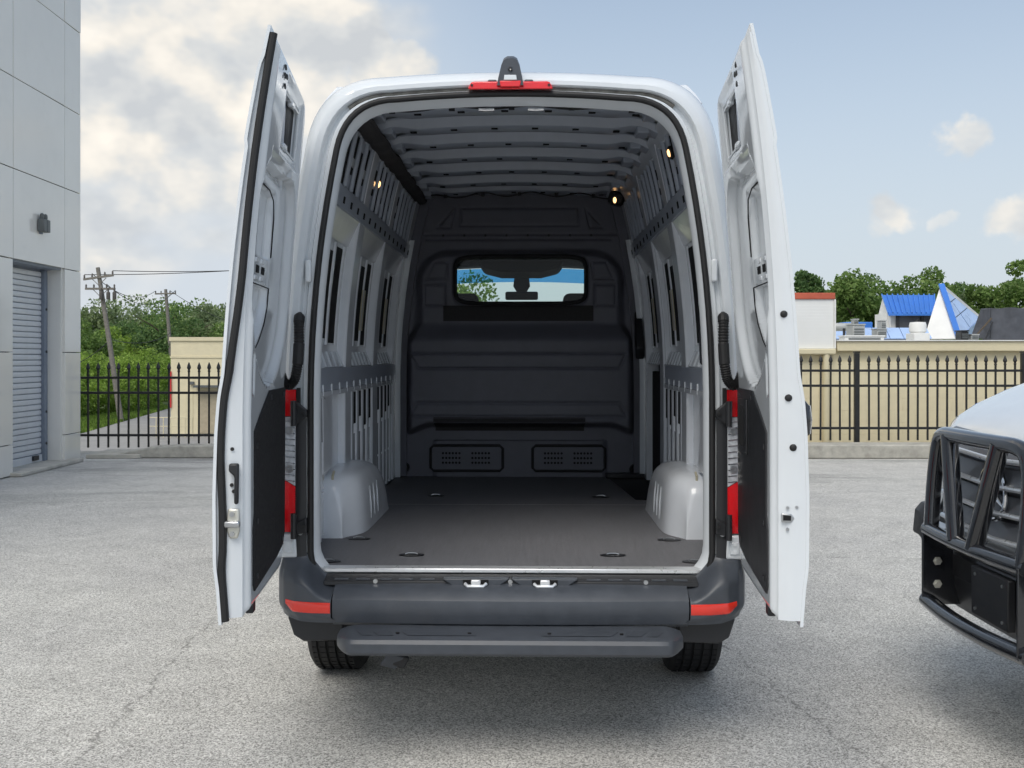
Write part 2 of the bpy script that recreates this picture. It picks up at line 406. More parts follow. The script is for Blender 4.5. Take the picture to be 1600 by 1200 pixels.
# ------------------------------------------------------------------ trees
def tree(name, label, cat, base, h, rx, leafm, seed, nleaf=7000, low=.28, leaf=.26, rz=1.0, group=None, trunk=True, nclump=34, gap=.55):
    rnd = np.random.RandomState(seed)
    e = empty(name, base); tag(e, label, cat, group)
    zc = h*(low+1)/2; hz = h*(1-low)/2*1.02
    if trunk:
        mb = MB(); tr = h*.028+.05
        pts = [(rnd.uniform(-.06, .06)*i*.4, rnd.uniform(-.06, .06)*i*.4, h*.78*i/5) for i in range(6)]
        mb.tube(pts, [tr*(1-.14*i) for i in range(6)], 8)
        mb.build('trunk', 'bark', e)
        mb = MB()
        for k in range(9):
            a = rnd.uniform(0, 6.28); z0 = h*rnd.uniform(low*.9, .7); L = rx*rnd.uniform(.5, .9)
            mb.tube([(0, 0, z0), (math.cos(a)*L*.5, math.sin(a)*L*.5, z0+L*.35), (math.cos(a)*L, math.sin(a)*L, z0+L*.6)], [tr*.45, tr*.3, tr*.1], 5)
        mb.build('limb', 'bark', e)
    cs = []
    while len(cs) < nclump:
        p = rnd.uniform(-1, 1, 3); q = np.linalg.norm(p)
        if q > 1 or q < .25: continue
        w_ = 1-.35*max(0, p[2])
        cs.append((p[0]*rx*w_, p[1]*rx*w_, zc+p[2]*hz, rnd.uniform(.26, .46)*rx*gap/.55))
    cs = np.array(cs); idx = rnd.randint(0, nclump, nleaf)
    dirs = rnd.normal(size=(nleaf, 3)); dirs /= np.linalg.norm(dirs, axis=1)[:, None]
    rad = rnd.uniform(.35, 1.05, nleaf)**.6
    c = cs[idx, :3] + dirs*(cs[idx, 3]*rad)[:, None]*np.array([1, 1, .8*rz])
    c[:, 2] = np.maximum(c[:, 2], .05)
    a = rnd.normal(size=(nleaf, 3)); a /= np.linalg.norm(a, axis=1)[:, None]
    b = np.cross(a, rnd.normal(size=(nleaf, 3))); b /= np.linalg.norm(b, axis=1)[:, None]
    sz = leaf*rnd.uniform(.5, 1.2, nleaf)[:, None]
    v = np.stack([c-a*sz*.5, c+b*sz*.3, c+a*sz*.5, c-b*sz*.3], 1).reshape(-1, 3)
    me = bpy.data.meshes.new('crown'); me.vertices.add(len(v)); me.vertices.foreach_set('co', v.astype(np.float32).ravel())
    me.loops.add(nleaf*4); me.loops.foreach_set('vertex_index', np.arange(nleaf*4, dtype=np.int32))
    me.polygons.add(nleaf); me.polygons.foreach_set('loop_start', np.arange(0, nleaf*4, 4, dtype=np.int32)); me.polygons.foreach_set('loop_total', np.full(nleaf, 4, dtype=np.int32))
    me.update(); me.validate(); me.materials.append(M[leafm])
    o = bpy.data.objects.new('crown', me); COL.objects.link(o); o.parent = e
    return e
def at_low(px, D): return ((px-797)*D/1600, D, LOW)
def h_for(py, D): return 1.55-(py-555)*D/1600-LOW
# hedge row of shrubs along the grass, left
hed = [(108, 62, 562, 'leftmost light green shrub beside the panelled building corner'), (150, 65, 556, 'light green shrub just left of the leaning pole foot'), (186, 68, 560, 'light green shrub right behind the leaning pole foot'),
       (214, 72, 552, 'light green shrub just right of the leaning pole'), (238, 77, 548, 'tall light green shrub left of the cream annexe corner'), (262, 83, 556, 'light green shrub touching the cream annexe corner'), (70, 60, 560, 'light green shrub hidden behind the panelled building')]
for i, (px, D, py, lb) in enumerate(hed):
    h = h_for(py, D)
    tree('hedge_shrub', lb, 'shrub', at_low(px, D), h, 1.9, 'leaf_light', 20+i, 6500, low=.0, leaf=.2, group='shrubs along the grass verge', trunk=False, nclump=40)
lt = [(118, 86, 505, 3.2, 'leaf_mid', 'mid green tree right beside the panelled building'), (178, 92, 518, 3.4, 'leaf_light', 'bright green rounded tree behind the leaning pole'), (222, 96, 505, 4, 'leaf_dark', 'dark green tree between the two utility poles'),
      (268, 92, 492, 4.2, 'leaf_dark', 'tall dark tree behind the straight utility pole'), (318, 96, 488, 4, 'leaf_pale', 'pale green tree above the cream annexe roof'), (350, 92, 515, 3.2, 'leaf_mid', 'mid green tree touching the open left door'),
      (150, 150, 482, 7, 'leaf_pale', 'pale distant tree behind the leaning pole crossarms'), (205, 165, 478, 8, 'leaf_pale', 'pale far tree on the ridge between the poles'), (250, 160, 484, 7, 'leaf_mid', 'far mid green tree on the ridge behind the straight pole'),
      (300, 150, 486, 7, 'leaf_mid', 'far tree on the ridge over the cream annexe'), (352, 150, 484, 7, 'leaf_pale', 'far pale tree behind the open left door'), (95, 150, 480, 7, 'leaf_mid', 'far tree hidden behind the panelled building')]
for i, (px, D, py, r, lm_, lb) in enumerate(lt):
    tree('tree', lb, 'tree', at_low(px, D), h_for(py, D), r, lm_, 40+i, 8000, low=.12, leaf=.34 if D < 120 else .6, group='trees beyond the left fence')
rt_ = [(1256, 62, 432, 1.5, 'leaf_dark', 'small round tree above the white sided wall', .5), (1292, 66, 452, 1.4, 'leaf_dark', 'sparse low tree right of the white sided wall', .4), (1338, 56, 438, 2.2, 'leaf_mid', 'wide green tree left of the blue roofed dormer', .15),
       (1408, 58, 424, 2.4, 'leaf_mid', 'green tree rising behind the blue roofed dormer', .1), (1462, 60, 418, 2.4, 'leaf_mid', 'green tree straight behind the white pyramid', .1), (1545, 62, 424, 2.1, 'leaf_pale', 'thin airy tree behind the right slope of the pyramid', .15),
       (1612, 58, 402, 2.3, 'leaf_mid', 'tallest tree at the right edge above the dark tarp', .1), (1500, 72, 440, 2.6, 'leaf_dark', 'darker tree in the gap right of the pyramid tip', .1), (1318, 74, 470, 2.6, 'leaf_dark', 'low dark trees in the gap right of the white sided wall', .0), (1522, 60, 446, 2.0, 'leaf_mid', 'low green tree touching the left end of the tarp', .0), (1690, 60, 410, 2.6, 'leaf_mid', 'tree beyond the right edge of the tarp', .1), (1368, 66, 432, 2.0, 'leaf_dark', 'darker tree between dormer and wide green tree', .1)]
for i, (px, D, py, r, lm_, lb, lo) in enumerate(rt_):
    tree('tree', lb, 'tree', at_low(px, D), h_for(py, D), r, lm_, 80+i, 5200 if 'airy' in lb else 11000, low=lo, leaf=.27, group='trees beyond the right roofs', gap=.45 if 'airy' in lb else .55)
tree('tree', 'leafy tree seen through the van windscreen, left of the mirror', 'tree', (-2.0, 36, LOW), 6.6, 1.9, 'leaf_mid', 133, 6000, low=.3, leaf=.2)
# grass verge
rnd = np.random.RandomState(5); N = 26000
A = np.array([(-26.5, 52), (-20.4, 48), (-24.0, 72), (-27.5, 80)])
uu, vv = rnd.rand(N, 1), rnd.rand(N, 1)
P = (A[0]*(1-uu)+A[1]*uu)*(1-vv)+(A[3]*(1-uu)+A[2]*uu)*vv
mb = MB(); vs_, fs_ = [], []
for i, (x, y) in enumerate(P):
    a = rnd.uniform(0, 6.28); hh = rnd.uniform(.08, .22); dx, dy = math.cos(a)*.06, math.sin(a)*.06
    vs_ += [(x-dx, y-dy, LOW), (x+dx, y+dy, LOW), (x+dy*.8, y-dx*.8, LOW+hh)]; fs_.append((3*i, 3*i+1, 3*i+2))
mb.add(vs_, fs_); o = mb.build('grass', 'grass_green', recalc=False); tag(o, 'short bright green grass verge along the lower road', 'grass', kind='stuff')

# ------------------------------------------------------------------ utility poles and wires
def pole(px0, py0, px1, py1, D, r, arms, label, name='utility_pole'):
    b = Vector(W(px0, py0, D)); t = Vector(W(px1, py1, D)); e = empty(name, b); tag(e, label, 'utility pole', 'utility poles beyond the left fence')
    d_ = t-b
    MB().tube([(0, 0, -.3), d_*.5, d_], [r, r*.85, r*.68], 12).build('pole', 'wood_pole', e)
    pts = []
    for (f, hw, tilt) in arms:
        c = d_*f
        a = MB().bar(c+Vector((-hw, -.12, -tilt)), c+Vector((hw, -.12, tilt)), .10, .12).build('crossarm', 'wood_pole', e)
        for k in (-1, -.45, .45, 1) if hw > .8 else (-1, 1):
            p = c+Vector((k*hw*.94, -.12, k*tilt*.94+.06))
            MB().lathe([(.03, 0), (.06, .05), (.04, .09), (.06, .13), (.02, .2)], p, 'z', 8).build('insulator', 'insulator', a)
            pts.append(b+p+Vector((0, 0, .2)))
        for sg in (-1, 1):
            MB().bar(c+Vector((sg*hw*.5, -.1, -.03)), c+Vector((0, -.1, -.45)), .03, .04, (0, 1, 0)).build('brace', 'wood_pole', a)
    return e, pts
p1, w1 = pole(190, 656, 153, 418, 58, .165, [(.935, .85, .12), (.86, .85, .0)], 'tall leaning wooden utility pole with two crossarms beside the shrubs')
tr_ = MB()
for dx in (-.35, .05, .4): tr_.lathe([(.09, 0), (.11, .05), (.11, .4), (.05, .45), (.05, .65)], (-1.05+dx+.35, -.25, 7.0-.2), 'z', 10)
tr_.build('transformer_cutout', 'insulator', p1)
p2, w2 = pole(270, 590, 259, 452, 88, .19, [(.95, .9, .02)], 'shorter upright wooden utility pole rising behind the cream annexe')
def wire(a, b, sag, label):
    a = Vector(a); b = Vector(b)
    pts = [a.lerp(b, i/16)-Vector((0, 0, sag*4*(i/16)*(1-i/16))) for i in range(17)]
    o = MB().tube(pts, .022, 5).build('overhead_wire', 'rubber'); tag(o, label, 'wire', 'overhead wires')
wire(w1[0], W(560, 405, 62), .25, 'upper overhead wire from the leaning pole to behind the left door')
wire(w1[3], W(560, 409, 62), .25, 'second overhead wire from the leaning pole to behind the left door')
wire(w1[1], w2[0], .9, 'sagging wire from upper leaning crossarm to the upright pole')
wire(w1[6], w2[3], 1.2, 'low sagging wire from lower leaning crossarm to the upright pole')
wire(w2[2], W(420, 520, 75), .5, 'wire sloping from the upright pole down behind the left door')
wire(W(172, 530, 60), W(267, 520, 87), .5, 'low wire crossing the treetops between both poles')
wire(W(172, 531, 60), W(60, 575, 55), .6, 'guy wire from the leaning pole toward the panelled building')

# ------------------------------------------------------------------ cream annexe beyond the left fence
e = empty('annexe_building', (-15.9, 48, LOW)); tag(e, 'cream flat roofed annexe beyond the fence, left of the van', 'building')
MB().box(0, 9, 0, 9, 0, 4.42).build('wall', 'beige_block', e)
MB().box(-.06, 9.06, -.06, 9.06, 4.423, 4.60).build('coping', 'beige_trim', e)
MB().box(-.03, 9.03, -.032, .1, 3.62, 3.70).build('trim_band', 'beige_trim', e)
MB().box(-.10, .05, -.08, -.035, 1.3, 3.0).build('corner_guard', 'red_sign', e)
l = MB().box(.92, 1.12, -.16, -.003, 2.38, 2.52).build('wall_lamp', 'lamp_grey', e, bevel=.01)
d_ = MB().box(1.35, 2.3, -.04, -.003, .1, 2.1).build('door', 'door_tan', e); MB().box(1.28, 2.37, -.02, -.004, .1, 2.2).build('door_frame', 'beige_trim', d_)
MB().box(1.2, 2.5, -.5, -.003, 2.25, 2.35).build('canopy', 'lamp_grey', e)
MB().box(.7, 1.05, -.03, -.003, 0, 2.05).build('flush_panel', 'beige_trim', e)
rl = MB()
for k in range(7): rl.tube([(-.6+k*.33, -1.2, 0), (-.6+k*.33, -1.2, .9)], .022, 6)
rl.tube([(-.6, -1.2, .9), (1.4, -1.2, .9)], .025, 6); rl.tube([(-.6, -1.2, .5), (1.4, -1.2, .5)], .02, 6)
o = rl.build('handrail', 'beige_trim'); o.location = (-15.9, 48, LOW); tag(o, 'low cream handrail in front of the cream annexe', 'handrail')

# ------------------------------------------------------------------ panelled building, left
BX = -6.345                                    # face of the panels
def bx(y): return -6.37+(15.2-y)*.012
e = empty('panelled_building', (0, 0, 0)); tag(e, 'tall grey metal panelled building with a roll up door on the left', 'building')
ycols = [15.2, 14.64, 13.08, 11.52, 9.96, 8.4, 6.84, 5.28]
zrows = [.012, .41, 1.59, 2.785, 3.94, 5.11, 6.32, 7.5, 8.7, 9.9]
MB().box(-14, -6.68, 4.8, 15.17, 0, 9.9).build('wall', 'joint_dark', e)
MB().box(-6.68, -6.42, 4.8, 13.06, 0, 9.9).build('wall', 'joint_dark', e)
MB().box(-6.68, -6.42, 14.66, 15.17, 0, 9.9).build('wall', 'joint_dark', e)
MB().box(-6.68, -6.42, 13.06, 14.66, 2.80, 9.9).build('wall', 'joint_dark', e)
for i in range(len(ycols)-1):
    y1, y0 = ycols[i], ycols[i+1]
    for j in range(len(zrows)-1):
        if i == 1 and zrows[j+1] < 2.8: continue
        z0, z1 = zrows[j], zrows[j+1]; gp = .005; jit = random.uniform(-.0015, .0015)
        xa, xb = bx(y0)+jit, bx(y1)+jit+random.uniform(-.003, .003)
        MB().add([(-6.415, y0+gp, z0+gp), (xa, y0+gp, z0+gp), (xb, y1-gp, z0+gp), (-6.415, y1-gp, z0+gp), (-6.415, y0+gp, z1-gp), (xa, y0+gp, z1-gp), (xb, y1-gp, z1-gp), (-6.415, y1-gp, z1-gp)],
                 [(3,2,1,0),(4,5,6,7),(0,1,5,4),(1,2,6,5),(2,3,7,6),(3,0,4,7)]).build('panel', 'panel_metal', e, bevel=.004)
for j in range(len(zrows)-1):       # return face at the far corner
    for i in range(3):
        x1 = -6.40-i*1.56; MB().box(x1-1.55, x1, 15.175, 15.2, zrows[j]+.008, zrows[j+1]-.008).build('panel', 'panel_metal', e)
# recess and roll up door
MB().box(-6.68, -6.40, 14.60, 14.652, .0, 2.80).build('return_panel', 'panel_metal', e, bevel=.004)
MB().box(-6.68, -6.40, 13.075, 13.12, .0, 2.80).build('return_panel', 'panel_metal', e, bevel=.004)
MB().box(-6.68, -6.40, 13.12, 14.6, 2.76, 2.798).build('soffit', 'jamb_grey', e)
rd = MB().box(-6.675, -6.66, 13.13, 14.58, .05, 2.78).build('roll_up_door', 'jamb_grey', e)
sl = None
for k in range(34):
    z = .16+k*.078
    if z > 2.72: break
    if sl is None:
        sl = MB().prism([(-.0, 0), (.018, .006), (.022, .03), (.018, .066), (0, .072)], lambda a, b: (-6.658+a, 13.16, b), lambda a, b: (-6.658+a, 14.50, b)).build('slat', 'door_slat', rd); sl.location.z = z
    else: share(sl, 'slat', rd, (0, 0, z))
MB().box(-6.665, -6.62, 13.14, 14.5, .05, .15).build('bottom_bar', 'door_slat', rd, bevel=.006)
MB().box(-6.63, -6.59, 14.18, 14.34, .085, .15).build('latch', 'black_plastic', rd, bevel=.005)
j_ = MB().box(-6.66, -6.59, 14.505, 14.60, .05, 2.76).build('guide_rail', 'jamb_grey', e, bevel=.006)
for z in (.3, .75, 1.6, 2.2): MB().lathe([(.018, 0), (.018, .012)], (-6.59, 14.55, z), 'x', 8).build('bolt', 'black_plastic', j_)
MB().box(-6.68, -6.20, 13.0, 14.9, .004, .055).build('door_sill', 'concrete', e, bevel=.012)
# two small wall lamps
wl = empty('wall_lamp', (bx(13.85), 13.85, 3.3)); tag(wl, 'pair of small grey box lamps on the panelled wall', 'lamp')
for dy in (-.055, .05):
    b_ = MB().box(.01, .10, dy-.046, dy+.046, -.085, .085).build('lamp_body', 'lamp_grey', wl, bevel=.01)
    MB().lathe([(.02, .085), (.028, .11), (.026, .15), (.010, .165)], (.05, dy, 0), 'z', 12).build('sensor', 'lamp_grey', b_)
MB().box(.002, .02, -.04, .04, -.11, .11).build('back_plate', 'jamb_grey', wl)
# concrete apron at the corner
tag(MB().box(-6.36, -5.55, 15.35, 16.24, .001, .06).build('apron', 'concrete', None, bevel=.01), kind='structure')

# ------------------------------------------------------------------ kerbs and fence
k1 = MB().prism([(-6.2, 0.002), (-5.75, .10), (-5.4, .165), (-4.9, .19), (.7, .19), (.7, .002)], lambda a, b: (a, 15.42, b), lambda a, b: (a, 15.80, b)).build('kerb', 'kerb_concrete', None, bevel=.02)
tag(k1, kind='structure')
k2 = MB().box(.72, 12, 15.30, 15.80, .002, .21).build('kerb', 'kerb_concrete', None, bevel=.02); tag(k2, kind='structure')
def picket_mesh():
    m = MB().box(-.0125, .0125, -.0125, .0125, 0, 1.17)
    prof = [(.017, 1.17), (.024, 1.185), (.017, 1.20), (.020, 1.215), (.033, 1.235), (.026, 1.27), (.004, 1.325)]
    return m.lathe(prof, (0, 0, 0), 'z', 8)
pk = None
def fence(x0, x1, z0, step, label, posts):
    global pk
    e = empty('fence', (x0, 15.95, z0)); tag(e, label, 'fence', 'black picket fence runs'); L = x1-x0
    for z in (.19, .85, 1.085): MB().box(0, L, -.02, .02, z-.019, z+.019).build('rail', 'fence_black', e, bevel=.004)
    n = int(L/step)
    for i in range(n):
        x = .07+i*step
        if any(abs(x0+x-p) < .07 for p in posts): continue
        if pk is None: pk = picket_mesh().build('picket', 'fence_black', e); pk.location = (x, 0, 0)
        else: share(pk, 'picket', e, (x+random.uniform(-.002, .002), 0, random.uniform(-.004, .004)), rot=(random.uniform(-.004, .004), random.uniform(-.005, .005), 0))
    for p in posts:
        po = MB().box(p-x0-.037, p-x0+.037, -.037, .037, -.05, 1.36).build('post', 'fence_black', e, bevel=.004)
        MB().box(p-x0-.045, p-x0+.045, -.045, .045, 1.362, 1.385).build('post_cap', 'fence_black', po, bevel=.006)
fence(-6.95, .9, .115, .1565, 'black spear topped picket fence left of the van', [])
fence(.98, 12, .225, .1515, 'black spear topped picket fence right of the van, with a square post', [1.0, 5.40, 8.0, 10.6])

# ------------------------------------------------------------------ cream block building right
e = empty('block_building', (0, 0, 0)); tag(e, 'long low cream block building behind the right hand fence', 'building')
BY = 17.3
zt_ = 1.68
MB().box(-2.5, 16, BY+.02, BY+9, LOW, 1.66).build('wall', 'beige_block', e)
blk = None; bw, bh = .4064, .2032
for r_ in range(12):
    z = -.60+r_*bh
    if z+bh > 1.62: break
    for c_ in range(16):
        x = 4.2+c_*bw+(r_ % 2)*bw/2
        if blk is None:
            blk = MB().box(.001, bw-.001, -.0, .03, .001, bh-.001).build('block', 'beige_block', e, bevel=.002, seg=1); blk.location = (x, BY, z)
        else: share(blk, 'block', e, (x, BY+random.uniform(-.001, .001), z))
tb = MB().box(5.5, 16, BY-.10, BY+.4, 1.62, 1.785).build('parapet_trim', 'beige_trim', e, bevel=.01)
MB().box(5.49, 16, BY-.13, BY+.42, 1.788, 1.805).build('drip_edge', 'white_stucco', tb)
MB().box(-2.5, 5.47, BY-.14, BY+.3, 1.56, 1.659).build('gutter', 'beige_trim', e, bevel=.02)
MB().tube([(5.32, BY-.08, LOW), (5.32, BY-.08, 1.57)], .055, 12).build('downpipe', 'beige_trim', e)
MB().box(3.0, 16, BY+.42, BY+20, 1.70, 1.74).build('roof', 'roof_membrane', e)
sd = MB().box(3.0, 5.45, BY-.06, BY+3.2, 1.663, 2.49).build('siding', 'white_siding', e)
MB().box(2.98, 5.47, BY-.09, BY+3.22, 2.493, 2.60).build('top_band', 'red_trim', sd, bevel=.01)
MB().box(5.453, 5.48, BY-.09, BY-.0, 1.663, 2.49).build('corner_strip', 'white_stucco', sd)

def onroof(px, D): return ((px-797)*D/1600, D)
def zz(py, D): return 1.55-(py-555)*D/1600
# blue roofed dormer
D = 31.0
e = empty('dormer', (0, 0, 0)); tag(e, 'white dormer with a bright blue seamed metal roof', 'dormer')
xa, xb = onroof(1378, D+1.15)[0], onroof(1460, D+1.15)[0]; ea, eb = onroof(1388, D)[0], onroof(1462, D)[0]
ze, zr = zz(490, D), zz(461, D+1.15)
MB().add([(ea, D, ze), (eb, D, ze), (xb, D+1.15, zr), (xa, D+1.15, zr), (ea, D, ze-.06), (eb, D, ze-.06), (xb, D+1.15, zr-.06), (xa, D+1.15, zr-.06)], [(0,1,2,3),(7,6,5,4),(0,4,5,1),(1,5,6,2),(2,6,7,3),(3,7,4,0)]).build('roof', 'blue_metal', e)
for k in range(11):
    f = k/10; x0 = ea+(eb-ea)*f; x1 = xa+(xb-xa)*f
    MB().bar((x0, D-.005, ze+.02), (x1, D+1.145, zr+.02), .035, .05).build('roof_rib', 'blue_metal', e)
MB().box(ea+.06, eb, D+.25, D+1.3, zz(528, D), ze+.02).build('wall', 'white_stucco', e)
gq = [Vector((xa+.02, D+1.12, zr-.07)), Vector((ea+.03, D+.03, ze-.07)), Vector((onroof(1391, D+.2)[0], D+.2, zz(529, D))), Vector((onroof(1363, D+2.0)[0], D+2.0, zz(529, D)))]
MB().add([*gq, *[p+Vector((.06, .03, 0)) for p in gq]], [(0, 1, 2, 3), (7, 6, 5, 4), (0, 4, 5, 1), (1, 5, 6, 2), (2, 6, 7, 3), (3, 7, 4, 0)]).build('gable', 'white_stucco', e)
for (f0, f1) in ((.28, .72), (.80, 1.0)):
    x0, x1 = ea+(eb-ea)*f0, ea+(eb-ea)*f1
    pn = MB().box(x0, x1, D+.18, D+.246, zz(522, D), zz(492, D)).build('grey_panel', 'grey_tarp', e)
    MB().bar((x0+.1, D+.17, zz(522, D)), (x1-.05, D+.17, zz(498, D)), .03, .05, (0, 1, 0)).build('brace', 'lamp_grey', pn)
for f in (.24, .76): MB().box(ea+(eb-ea)*f-.04, ea+(eb-ea)*f+.04, D+.12, D+.2, zz(528, D), zz(490, D)).build('post', 'black_plastic', e)
# white pyramid with blue ridge
D = 29.0
e = empty('pyramid_roof', (0, 0, 0)); tag(e, 'white pyramid roof with blue ridge and pale blue glazed side', 'roof structure')
ap = Vector((*onroof(1470, D+.9), zz(445, D+.9))); zb_ = zz(529, D)
c0 = Vector((*onroof(1444, D+.35), zb_)); c1 = Vector((*onroof(1498, D-.15), zb_)); c2 = Vector((*onroof(1533, D+2.2), zz(497, D+2.2))); c3 = Vector((*onroof(1480, D+2.6), zb_+.2))
def tri(pts, th, name, m, par):
    n_ = (pts[1]-pts[0]).cross(pts[2]-pts[0]).normalized()*th
    k = len(pts); return MB().add([*pts, *[p-n_ for p in pts]], [tuple(range(k)), tuple(range(2*k-1, k-1, -1))]+[(i, i+k, (i+1) % k+k, (i+1) % k) for i in range(k)]).build(name, m, par)
tri([c0, c1, ap], .05, 'white_face', 'white_stucco', e)
tri([c2, c3, ap], .05, 'back_face', 'white_stucco', e); tri([c3, c0, ap], .05, 'back_face', 'white_stucco', e)
def sub(a, b, c, s, t): return a+(b-a)*s+(c-a)*t     # point on the glazed side
gp = .012
rows = [0, .33, .62, 1.0]
for r_ in range(3):
    t0, t1 = rows[r_]+gp, rows[r_+1]-gp*.5
    cols = 2 if r_ < 2 else 1
    for c_ in range(cols):
        s0, s1 = c_/cols+gp, (c_+1)/cols-gp
        q = lambda s, t: (c1+(c2-c1)*s)*(1-t)+ap*t
        pts = [q(s0, t0), q(s1, t0), q(s1, t1), q(s0, t1)] if r_ < 2 else [q(s0, t0), q(s1, t0), q(.5, .985)]
        tri([Vector(p) for p in pts], .03, 'pane', 'blue_glass', e)
tri([c1+Vector((.02, .03, 0)), Vector((c2.x-.15, c2.y, zb_)), c2], .04, 'base_wall', 'blue_glass', e)
tri([c1+Vector((0, .05, 0)), c2+Vector((0, .05, 0)), ap+Vector((0, .06, -.03))], .02, 'glazing_bars', 'lamp_grey', e)
MB().bar(ap+Vector((0, -.04, .02)), c1+Vector((0, -.04, 0)), .16, .05, (0, 1, 0)).build('blue_ridge', 'blue_metal', e)
MB().bar(ap+Vector((0, 0, .02)), c2, .06, .05, (0, 1, 0)).build('white_ridge', 'white_stucco', e)
# dark tarped structure
D = 27.5
e = empty('tarped_enclosure', (0, 0, 0)); tag(e, 'dark grey tarp covered box on the roof, right of the pyramid', 'enclosure')
xa, xb = onroof(1549, D)[0], onroof(1720, D)[0]
t_ = MB(); t_.grid(lambda u, v: (u, D+.04*math.sin(u*5)*v, zz(531, D)+v*(zz(481, D)-zz(531, D))+.015*math.sin(u*9)*v), lin(xa, xb, 30), lin(0, 1, 8)); t_.build('front_tarp', 'grey_tarp', e)
MB().add([(xa, D, zz(531, D)), (xa, D, zz(481, D)), (onroof(1533, D+1)[0], D+1, zz(482, D+1)), (onroof(1517, D+.6)[0], D+.6, zz(527, D+.6))], [(0, 1, 2, 3)]).build('side_tarp', 'grey_tarp', e)
MB().box(xa, xb, D+.06, D+.5, zz(531, D), zz(483, D)).build('frame_box', 'grey_tarp', e)
MB().bar((xa-.02, D-.06, zz(497, D)), (xa-.52, D-.1, zz(529, D)), .035, .04, (0, 1, 0)).build('strut', 'bark', e)
MB().bar((xa-.0, D-.06, zz(503, D)), (xa-.2, D-.1, zz(529, D)), .045, .05, (0, 1, 0)).build('strut', 'black_plastic', e)
# rooftop units
def unit(px0, px1, py0, py1, D, dep, m, label, fan=False, name='rooftop_unit'):
    x0, x1 = onroof(px0, D)[0], onroof(px1, D)[0]; z0, z1 = zz(py1, D), zz(py0, D)
    e = empty(name, ((x0+x1)/2, D, z0)); tag(e, label, 'roof unit', 'equipment on the cream building roof'); hw = (x1-x0)/2
    if fan:
        MB().box(-hw*.95, hw*.95, 0, dep, 0, (z1-z0)*.4).build('curb', 'white_stucco', e, bevel=.01)
        MB().lathe([(hw*.8, (z1-z0)*.4), (hw, (z1-z0)*.5), (hw, (z1-z0)*.85), (hw*.9, z1-z0), (0, z1-z0+.01)], (0, dep/2, 0), 'z', 20).build('hood', 'white_stucco', e)
    else:
        b_ = MB().box(-hw, hw, 0, dep, 0, z1-z0).build('cabinet', m, e, bevel=.015)
        for k in range(3): MB().box(-hw*.8, hw*.8, -.015, -.002, (z1-z0)*(.2+k*.22), (z1-z0)*(.3+k*.22)).build('louvre', 'lamp_grey', b_)
        MB().box(-hw*1.04, hw*1.04, -.02, dep+.02, z1-z0+.003, z1-z0+.03).build('lid', m, e)
unit(1333, 1352, 508, 528, 24, .5, 'hvac_grey', 'grey metal rooftop cabinet near the white siding')
unit(1334, 1342, 500, 508, 24.3, .2, 'hvac_grey', 'slim grey vent box standing above the grey cabinet', name='vent_box')
unit(1371, 1386, 515, 528, 24.5, .4, 'hvac_grey', 'small grey electrical box left of the round fan')
unit(1377, 1385, 502, 515, 26, .3, 'hvac_grey', 'pale upright box below the blue dormer gable')
unit(1428, 1454, 503, 532, 23.5, .5, 'hvac_grey', 'white round exhaust fan in front of the pyramid', True, 'exhaust_fan')
unit(1320, 1382, 526, 534, 22.5, .4, 'white_stucco', 'long low white curb box on the roof edge', name='roof_curb')
unit(1502, 1514, 518, 531, 22.5, .3, 'black_plastic', 'small dark roof vent at the foot of the blue ridge', name='roof_vent')
unit(1518, 1530, 524, 531, 22.5, .25, 'hvac_grey', 'small grey roof vent left of the tarp', name='roof_vent')
D = 27; e = empty('skylight_row', (0, 0, 0)); tag(e, 'low row of pale blue skylight panels along the roof', 'skylight')
for k in range(7):
    x0, x1 = onroof(1304+k*22, D)[0], onroof(1304+(k+1)*22-1.2, D)[0]
    MB().add([(x0, D, zz(529, D)), (x1, D, zz(529, D)), (x1+.05, D+.5, zz(512, D+.5)), (x0+.05, D+.5, zz(512, D+.5)), (x0, D+.5, zz(530, D)), (x1, D+.5, zz(530, D))], [(0,1,2,3),(0,3,4),(1,5,2),(3,2,5,4)]).build('panel', 'blue_glass', e)
MB().box(onroof(1300, D)[0], onroof(1462, D)[0], D+.55, D+.9, zz(531, D), zz(514, D)).build('backing', 'white_stucco', e)
D = 34; o = MB().box(onroof(1322, D)[0], onroof(1364, D)[0], D, D+1, zz(520, D), zz(503, D)).build('blue_roof_edge', 'blue_metal', None, bevel=.03); tag(o, 'small bright blue roof edge behind the grey cabinet', 'roof')
D = 25; mb = MB(); mb.lathe([(.09, 0), (.10, .03), (.10, .42), (.08, .46)], (onroof(1303, D)[0], D, zz(511, D)), 'x', 16); o = mb.build('duct', 'hvac_grey'); tag(o, 'pale round duct lying beside the white siding', 'duct')
o = MB().tube([(onroof(1319, 23)[0], 23, 1.72), (onroof(1319, 23)[0], 23, zz(513, 23))], .03, 8).build('vent_pipe', 'black_plastic'); tag(o, 'thin black vent pipe left of the grey cabinet', 'pipe')

